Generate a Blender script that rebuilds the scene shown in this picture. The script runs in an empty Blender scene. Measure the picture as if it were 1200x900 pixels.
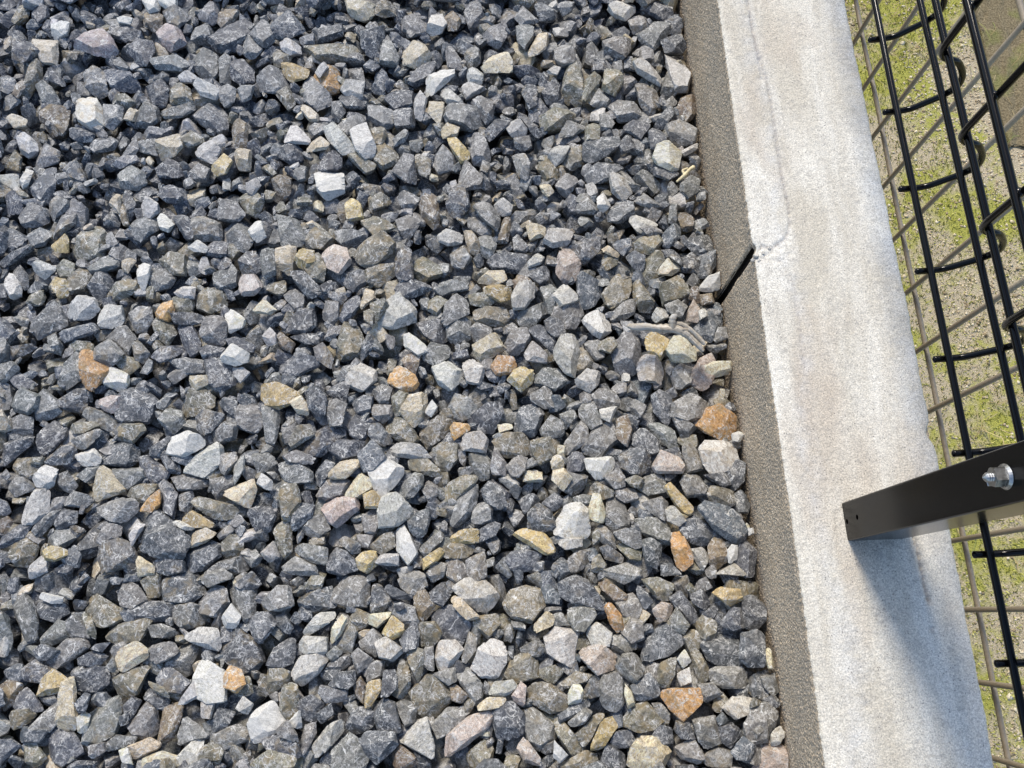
import bpy, bmesh, math, random
import numpy as np
from mathutils import Vector, Matrix
from mathutils.bvhtree import BVHTree

S = bpy.context.scene
COL = S.collection
random.seed(11)
RNG = np.random.default_rng(5)

# ------------------------------------------------------------------ camera
CAMZ = 0.685                     # height of the lens above the gravel (m)
F = 920.0                        # focal length in pixels of a 1200 px wide frame
def unit(v):
    v = np.array(v, float)
    return v / np.linalg.norm(v)
YC = unit((-130, 3100, -F)); ZC = -unit((2, -272.9, -F)); XC = np.cross(YC, ZC)
R = np.array([XC, YC, ZC])
cam_data = bpy.data.cameras.new("camera")
cam = bpy.data.objects.new("camera", cam_data)
COL.objects.link(cam)
cam_data.sensor_width = 36
cam_data.lens = 36 * F / 1200
cam_data.clip_start = 0.01
cam_data.clip_end = 500
M4 = Matrix.Identity(4)
for i in range(3):
    for j in range(3):
        M4[i][j] = R[i][j]
M4[2][3] = CAMZ
cam.matrix_world = M4
S.camera = cam

# ------------------------------------------------------------------ sky, sun, exposure
SUN_EL, SUN_AZ = math.radians(46), math.radians(-14)      # azimuth from +Y towards +X
W = bpy.data.worlds.new("World"); S.world = W; W.use_nodes = True
wn = W.node_tree.nodes; bg = wn["Background"]
sky = wn.new("ShaderNodeTexSky"); sky.sky_type = 'NISHITA'; sky.sun_disc = False
sky.sun_elevation = SUN_EL; sky.sun_rotation = SUN_AZ % (2 * math.pi)
sky.altitude = 50; sky.air_density = 1.0; sky.dust_density = 1.2
W.node_tree.links.new(sky.outputs[0], bg.inputs[0]); bg.inputs[1].default_value = 0.15
sl = bpy.data.lights.new("sun", 'SUN'); sl.energy = 2.5; sl.angle = math.radians(13)
sl.color = (1.0, 0.925, 0.81)
so = bpy.data.objects.new("sun", sl); COL.objects.link(so)
d = Vector((math.cos(SUN_EL) * math.sin(SUN_AZ), math.cos(SUN_EL) * math.cos(SUN_AZ), math.sin(SUN_EL)))
so.rotation_euler = d.to_track_quat('Z', 'Y').to_euler()
S.view_settings.view_transform = 'Standard'; S.view_settings.look = 'None'
S.view_settings.exposure = 0.64; S.view_settings.gamma = 1.0
S.render.engine = 'CYCLES'

# ------------------------------------------------------------------ helpers
def link(name, me, m, parent=None, smooth=False):
    o = bpy.data.objects.new(name, me)
    COL.objects.link(o)
    if m and not me.materials:
        me.materials.append(m)
    if parent: o.parent = parent
    if smooth and len(me.polygons):
        me.polygons.foreach_set("use_smooth", [True] * len(me.polygons))
        if smooth != True: me.set_sharp_from_angle(angle=math.radians(smooth))
    return o
def obj(name, bm, m, parent=None, smooth=False):
    me = bpy.data.meshes.new(name); bm.to_mesh(me); bm.free()
    return link(name, me, m, parent, smooth)
def np_mesh(name, V, T):
    me = bpy.data.meshes.new(name)
    n, t = len(V), len(T)
    k = T.shape[1]
    me.vertices.add(n); me.vertices.foreach_set("co", np.ascontiguousarray(V, np.float32).ravel())
    me.loops.add(t * k); me.loops.foreach_set("vertex_index", np.ascontiguousarray(T, np.int32).ravel())
    me.polygons.add(t); me.polygons.foreach_set("loop_start", np.arange(0, t * k, k, dtype=np.int32))
    me.polygons.foreach_set("loop_total", np.full(t, k, dtype=np.int32))
    me.update(calc_edges=True)
    return me
def thing(name, label, cat, loc=(0, 0, 0), group=None):
    o = bpy.data.objects.new(name, None); COL.objects.link(o); o.location = loc
    o.empty_display_size = .05
    return tag(o, label, cat, group)
def tag(o, label=None, cat=None, group=None, kind=None):
    if label: o['label'] = label
    if cat: o['category'] = cat
    if group: o['group'] = group
    if kind: o['kind'] = kind
    return o
def ray(x, y): return R @ unit((x - 600, 450 - y, -F))
def at_z(x, y, z):                       # point of the picture on a level plane
    r = ray(x, y); return np.array([0, 0, CAMZ]) + r * (z - CAMZ) / r[2]
def proj(P):                             # picture position of world points
    c = (np.atleast_2d(P) - [0, 0, CAMZ]) @ R
    return np.stack([600 + F * c[:, 0] / -c[:, 2], 450 - F * c[:, 1] / -c[:, 2]], 1)

class Mat:
    """tiny node-graph builder"""
    def __init__(s, name, rough=.8, spec=.4):
        s.m = bpy.data.materials.new(name); s.m.use_nodes = True
        s.t = s.m.node_tree; s.b = s.t.nodes["Principled BSDF"]
        s.b.inputs['Roughness'].default_value = rough
        s.b.inputs['Specular IOR Level'].default_value = spec
    def n(s, typ, **kw):
        x = s.t.nodes.new(typ)
        for k, v in kw.items():
            if hasattr(x, k): setattr(x, k, v)
        return x
    def put(s, sock, v):
        if isinstance(v, bpy.types.NodeSocket): s.t.links.new(v, sock)
        elif isinstance(v, (tuple, list)) and len(v) == 3 and sock.type == 'RGBA': sock.default_value = (*v, 1)
        else: sock.default_value = v
    def noise(s, vec, scale, detail=3, rough=.55, dist=0.0):
        x = s.n("ShaderNodeTexNoise"); s.put(x.inputs['Vector'], vec)
        x.inputs['Scale'].default_value = scale; x.inputs['Detail'].default_value = detail
        x.inputs['Roughness'].default_value = rough; x.inputs['Distortion'].default_value = dist
        return x.outputs['Fac']
    def voro(s, vec, scale, feat='F1', out='Distance', rnd=1.0):
        x = s.n("ShaderNodeTexVoronoi"); x.feature = feat; s.put(x.inputs['Vector'], vec)
        x.inputs['Scale'].default_value = scale; x.inputs['Randomness'].default_value = rnd
        return x.outputs[out]
    def ramp(s, f, a, b, lo=0.0, hi=1.0):
        x = s.n("ShaderNodeMapRange"); x.clamp = True
        s.put(x.inputs[0], f)
        for i, v in zip((1, 2, 3, 4), (a, b, lo, hi)): s.put(x.inputs[i], v)
        return x.outputs[0]
    def math(s, op, a, b=0.0, c=0.0):
        x = s.n("ShaderNodeMath"); x.operation = op
        s.put(x.inputs[0], a); s.put(x.inputs[1], b); s.put(x.inputs[2], c)
        return x.outputs[0]
    def mix(s, f, a, b, mode='MIX'):
        x = s.n("ShaderNodeMix"); x.data_type = 'RGBA'; x.blend_type = mode
        s.put(x.inputs[0], f); s.put(x.inputs[6], a); s.put(x.inputs[7], b)
        return x.outputs[2]
    def scale(s, vec, xyz):
        x = s.n("ShaderNodeVectorMath"); x.operation = 'MULTIPLY'
        s.put(x.inputs[0], vec); x.inputs[1].default_value = xyz
        return x.outputs[0]
    def attr(s, name, out='Vector'):
        x = s.n("ShaderNodeAttribute"); x.attribute_name = name
        return x.outputs[out]
    def pos(s): return s.n("ShaderNodeNewGeometry").outputs['Position']
    def bump(s, h, strength, dist, prev=None):
        x = s.n("ShaderNodeBump"); s.put(x.inputs['Height'], h)
        x.inputs['Strength'].default_value = strength; x.inputs['Distance'].default_value = dist
        if prev is not None: s.put(x.inputs['Normal'], prev)
        return x.outputs[0]
    def done(s, col=None, nrm=None, rough=None):
        if col is not None: s.put(s.b.inputs['Base Color'], col)
        if nrm is not None: s.put(s.b.inputs['Normal'], nrm)
        if rough is not None: s.put(s.b.inputs['Roughness'], rough)
        return s.m

# ------------------------------------------------------------------ materials
def stone_material():
    s = Mat("crushed_stone", .5, .5)
    v = s.attr("loc"); tint = s.attr("tint", 'Color'); warm = s.attr("warm", 'Fac')
    big = s.noise(v, 90, 3, .6, .4)
    mid = s.noise(s.scale(v, (.8, 1, 1.7)), 300, 5, .70, 1.0)
    fine = s.noise(v, 1500, 3, .7)
    c = s.mix(1.0, tint, s.mix(s.ramp(mid, .3, .72), (.38, .38, .39), (2.1, 2.09, 2.06)), 'MULTIPLY')
    c = s.mix(1.0, c, s.mix(s.ramp(fine, .32, .7), (.54, .54, .55), (1.60, 1.60, 1.57)), 'MULTIPLY')
    # olive / rusty staining in patches
    c = s.mix(s.math('MULTIPLY', s.ramp(big, .50, .62), warm), c, (.25, .185, .09))
    # pale scuffs
    sc = s.math('MULTIPLY', s.ramp(s.noise(v, 260, 5, .75, 1.2), .47, .64), s.ramp(s.noise(v, 110, 2), .36, .56))
    c = s.mix(s.math('MULTIPLY', sc, .62), c, (.58, .57, .55))
    # thin quartz veins: level lines of distorted noise
    a = s.math('ABSOLUTE', s.math('SUBTRACT', s.noise(v, 75, 2, .5, .9), .5))
    vn = s.math('MULTIPLY', s.ramp(a, .003, .014, 1, 0), s.ramp(s.noise(v, 120, 1), .44, .56))
    a2 = s.math('ABSOLUTE', s.math('SUBTRACT', s.noise(s.scale(v, (1, 2.2, 1)), 150, 2, .5, .5), .47))
    vn2 = s.math('MULTIPLY', s.ramp(a2, .003, .013, 1, 0), s.ramp(s.noise(v, 60, 1), .48, .58))
    veins = s.math('MAXIMUM', vn, vn2)
    c = s.mix(s.math('MULTIPLY', veins, .85), c, (.68, .68, .66))
    # dark pits
    pit = s.ramp(s.voro(v, 420), .10, .22, 1, 0)
    pit = s.math('MULTIPLY', pit, s.ramp(s.noise(v, 200, 1), .5, .6))
    c = s.mix(s.math('MULTIPLY', pit, .5), c, (.03, .03, .03))
    c = s.mix(1.0, c, s.mix(s.ramp(s.math('ADD', s.math('MULTIPLY', mid, .6), s.math('MULTIPLY', fine, .4)), .38, .60), (.33, .32, .295), (.64, .625, .58)), 'DARKEN')
    h = s.math('ADD', s.math('MULTIPLY', mid, .7), s.math('MULTIPLY', fine, .3))
    nb = s.bump(h, .55, .0016)
    nb = s.bump(s.voro(s.scale(v, (1, 1, 1.8)), 190, 'F1'), .30, .0015, nb)
    return s.done(c, nb, s.ramp(mid, .3, .7, .42, .7))

def concrete_top():
    s = Mat("mortar_skim", .85, .3)
    p = s.pos()
    base = s.noise(s.scale(p, (30, 6, 30)), 1, 4, .6, .3)
    patch = s.noise(s.scale(p, (14, 5, 14)), 1, 3, .55)
    fine = s.noise(p, 900, 4, .75)
    grain = s.voro(p, 620)
    c = s.mix(s.ramp(base, .38, .62), (.545, .50, .415), (.71, .675, .595))
    c = s.mix(s.ramp(patch, .54, .70), c, (.52, .455, .37))
    # bluish-white lime film in bands along the wall
    x = s.n("ShaderNodeSeparateXYZ"); s.put(x.inputs[0], p)
    wob = s.ramp(s.noise(s.scale(p, (20, 8, 20)), 1, 3), .3, .7, -.010, .010)
    xx = s.math('ADD', x.outputs[0], wob)
    b1 = s.math('MULTIPLY', s.ramp(xx, .228, .238), s.ramp(xx, .240, .252, 1, 0))
    b2 = s.ramp(xx, .300, .330)
    film = s.math('MULTIPLY', s.math('MAXIMUM', b1, b2), s.ramp(s.noise(p, 60, 4), .35, .6))
    c = s.mix(s.math('MULTIPLY', film, .35), c, (.60, .61, .62))
    c = s.mix(s.ramp(s.noise(p, 180, 4, .7), .50, .72), c, s.mix(.5, c, (.34, .32, .29)))
    c = s.mix(1.0, c, s.mix(s.ramp(fine, .34, .66), (.58, .58, .58), (1.34, 1.34, 1.33)), 'MULTIPLY')
    sp = s.math('MULTIPLY', s.ramp(s.voro(p, 330), .10, .20, 1, 0), s.ramp(s.noise(p, 60, 2), .46, .56))
    c = s.mix(s.math('MULTIPLY', sp, .8), c, (.12, .115, .11))
    c = s.mix(s.math('MULTIPLY', s.attr('crack', 'Fac'), .55), c, (.20, .205, .235))
    nb = s.bump(grain, .22, .0010)
    nb = s.bump(fine, .38, .0010, nb)
    nb = s.bump(s.noise(p, 160, 3), .15, .003, nb)
    return s.done(c, nb)

def concrete_side():
    s = Mat("rough_block", .92, .2)
    p = s.pos()
    g = s.voro(p, 560); n = s.noise(p, 420, 4, .7)
    c = s.mix(s.ramp(n, .3, .7), (.41, .335, .245), (.74, .625, .475))
    c = s.mix(s.ramp(s.noise(p, 22, 3), .4, .7), c, s.mix(.5, c, (.42, .38, .32)))
    c = s.mix(s.ramp(g, .1, .6), s.mix(1.0, c, (1.18, 1.18, 1.18), 'MULTIPLY'), s.mix(1.0, c, (.68, .67, .66), 'MULTIPLY'))
    x = s.n("ShaderNodeSeparateXYZ"); s.put(x.inputs[0], p)
    lev = s.math('ADD', x.outputs[2], s.ramp(s.noise(s.scale(p, (40, 22, 40)), 1, 4, .65), .3, .7, -.030, .030))
    c = s.mix(s.ramp(lev, -.005, .035, .38, 0), c, s.mix(1.0, c, (.62, .56, .48), 'MULTIPLY'))
    c = s.mix(s.ramp(s.noise(s.scale(p, (60, 9, 12)), 1, 4, .6), .50, .66, 0, .55), c, s.mix(1.0, c, (1.25, 1.22, 1.18), 'MULTIPLY'))
    c = s.mix(s.math('MULTIPLY', s.ramp(s.voro(p, 130), .06, .12, 1, 0), s.ramp(s.noise(p, 80, 1), .5, .56)), c, (.06, .05, .04))
    nb = s.bump(g, .6, .0020); nb = s.bump(n, .45, .0015, nb)
    return s.done(c, nb)

def plain(name, col, rough=.5, spec=.5, metal=0.0, var=.12, sc=400, bmp=.1, bd=.0004):
    s = Mat(name, rough, spec); s.b.inputs['Metallic'].default_value = metal
    p = s.n("ShaderNodeTexCoord").outputs['Object']
    f = s.noise(p, sc, 3, .6)
    c = s.mix(s.ramp(f, .3, .7), tuple(x * (1 - var) for x in col), tuple(min(1, x * (1 + var)) for x in col))
    return s.done(c, s.bump(f, bmp, bd), s.ramp(f, .3, .7, rough * .85, min(1, rough * 1.15)))

def ground_material():
    s = Mat("mossy_ground", .95, .2)
    p = s.pos()
    m1 = s.noise(p, 7, 4, .6, .4); m2 = s.noise(p, 60, 4, .7)
    moss = s.ramp(s.math('ADD', s.math('MULTIPLY', m1, .7), s.math('MULTIPLY', m2, .3)), .46, .56)
    f = s.noise(p, 500, 3, .7)
    soil = s.mix(s.ramp(f, .3, .7), (.28, .23, .14), (.76, .66, .48))
    green = s.mix(s.ramp(f, .3, .7), (.24, .245, .04), (.58, .57, .15))
    c = s.mix(moss, soil, green)
    return s.done(c, s.bump(f, 1, .003))

M = dict(stone=stone_material(), top=concrete_top(), side=concrete_side(), ground=ground_material(),
         black=plain("black_coated_wire", (.003, .003, .003), .14, .225, 0, .1, 60, .05, .0003),
         post=plain("black_powder_coat", (.002, .002, .002), .22, .2, 0, .1, 900, .03, .0001),
         brown=plain("taupe_coated_wire", (.33, .275, .20), .55, .4, 0, .15, 300, .1, .0003),
         steel=plain("zinc_plated_steel", (.40, .40, .39), .36, .5, 1.0, .15, 700, .15, .0002),
         joint=plain("raked_mortar", (.014, .010, .007), .95, .2, 0, .4, 500, .8, .002),  # near-black colour stands in for the shade deep in the joint
         crumb=plain("mortar_crumb", (.50, .47, .42), .9, .3, 0, .2, 900, .8, .001),
         wood=None)
def wood():
    s = Mat("weathered_wood", .85, .25)
    v = s.n("ShaderNodeTexCoord").outputs['Object']
    st = s.attr("loc")
    g = s.noise(s.scale(st, (60, 2600, 2600)), 1, 4, .6, .6)
    c = s.mix(s.ramp(g, .35, .62), (.22, .18, .13), (.66, .60, .50))
    c = s.mix(s.ramp(s.noise(v, 120, 3), .5, .7), c, (.50, .49, .46))
    return s.done(c, s.bump(g, .9, .001))
M['wood'] = wood()

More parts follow.
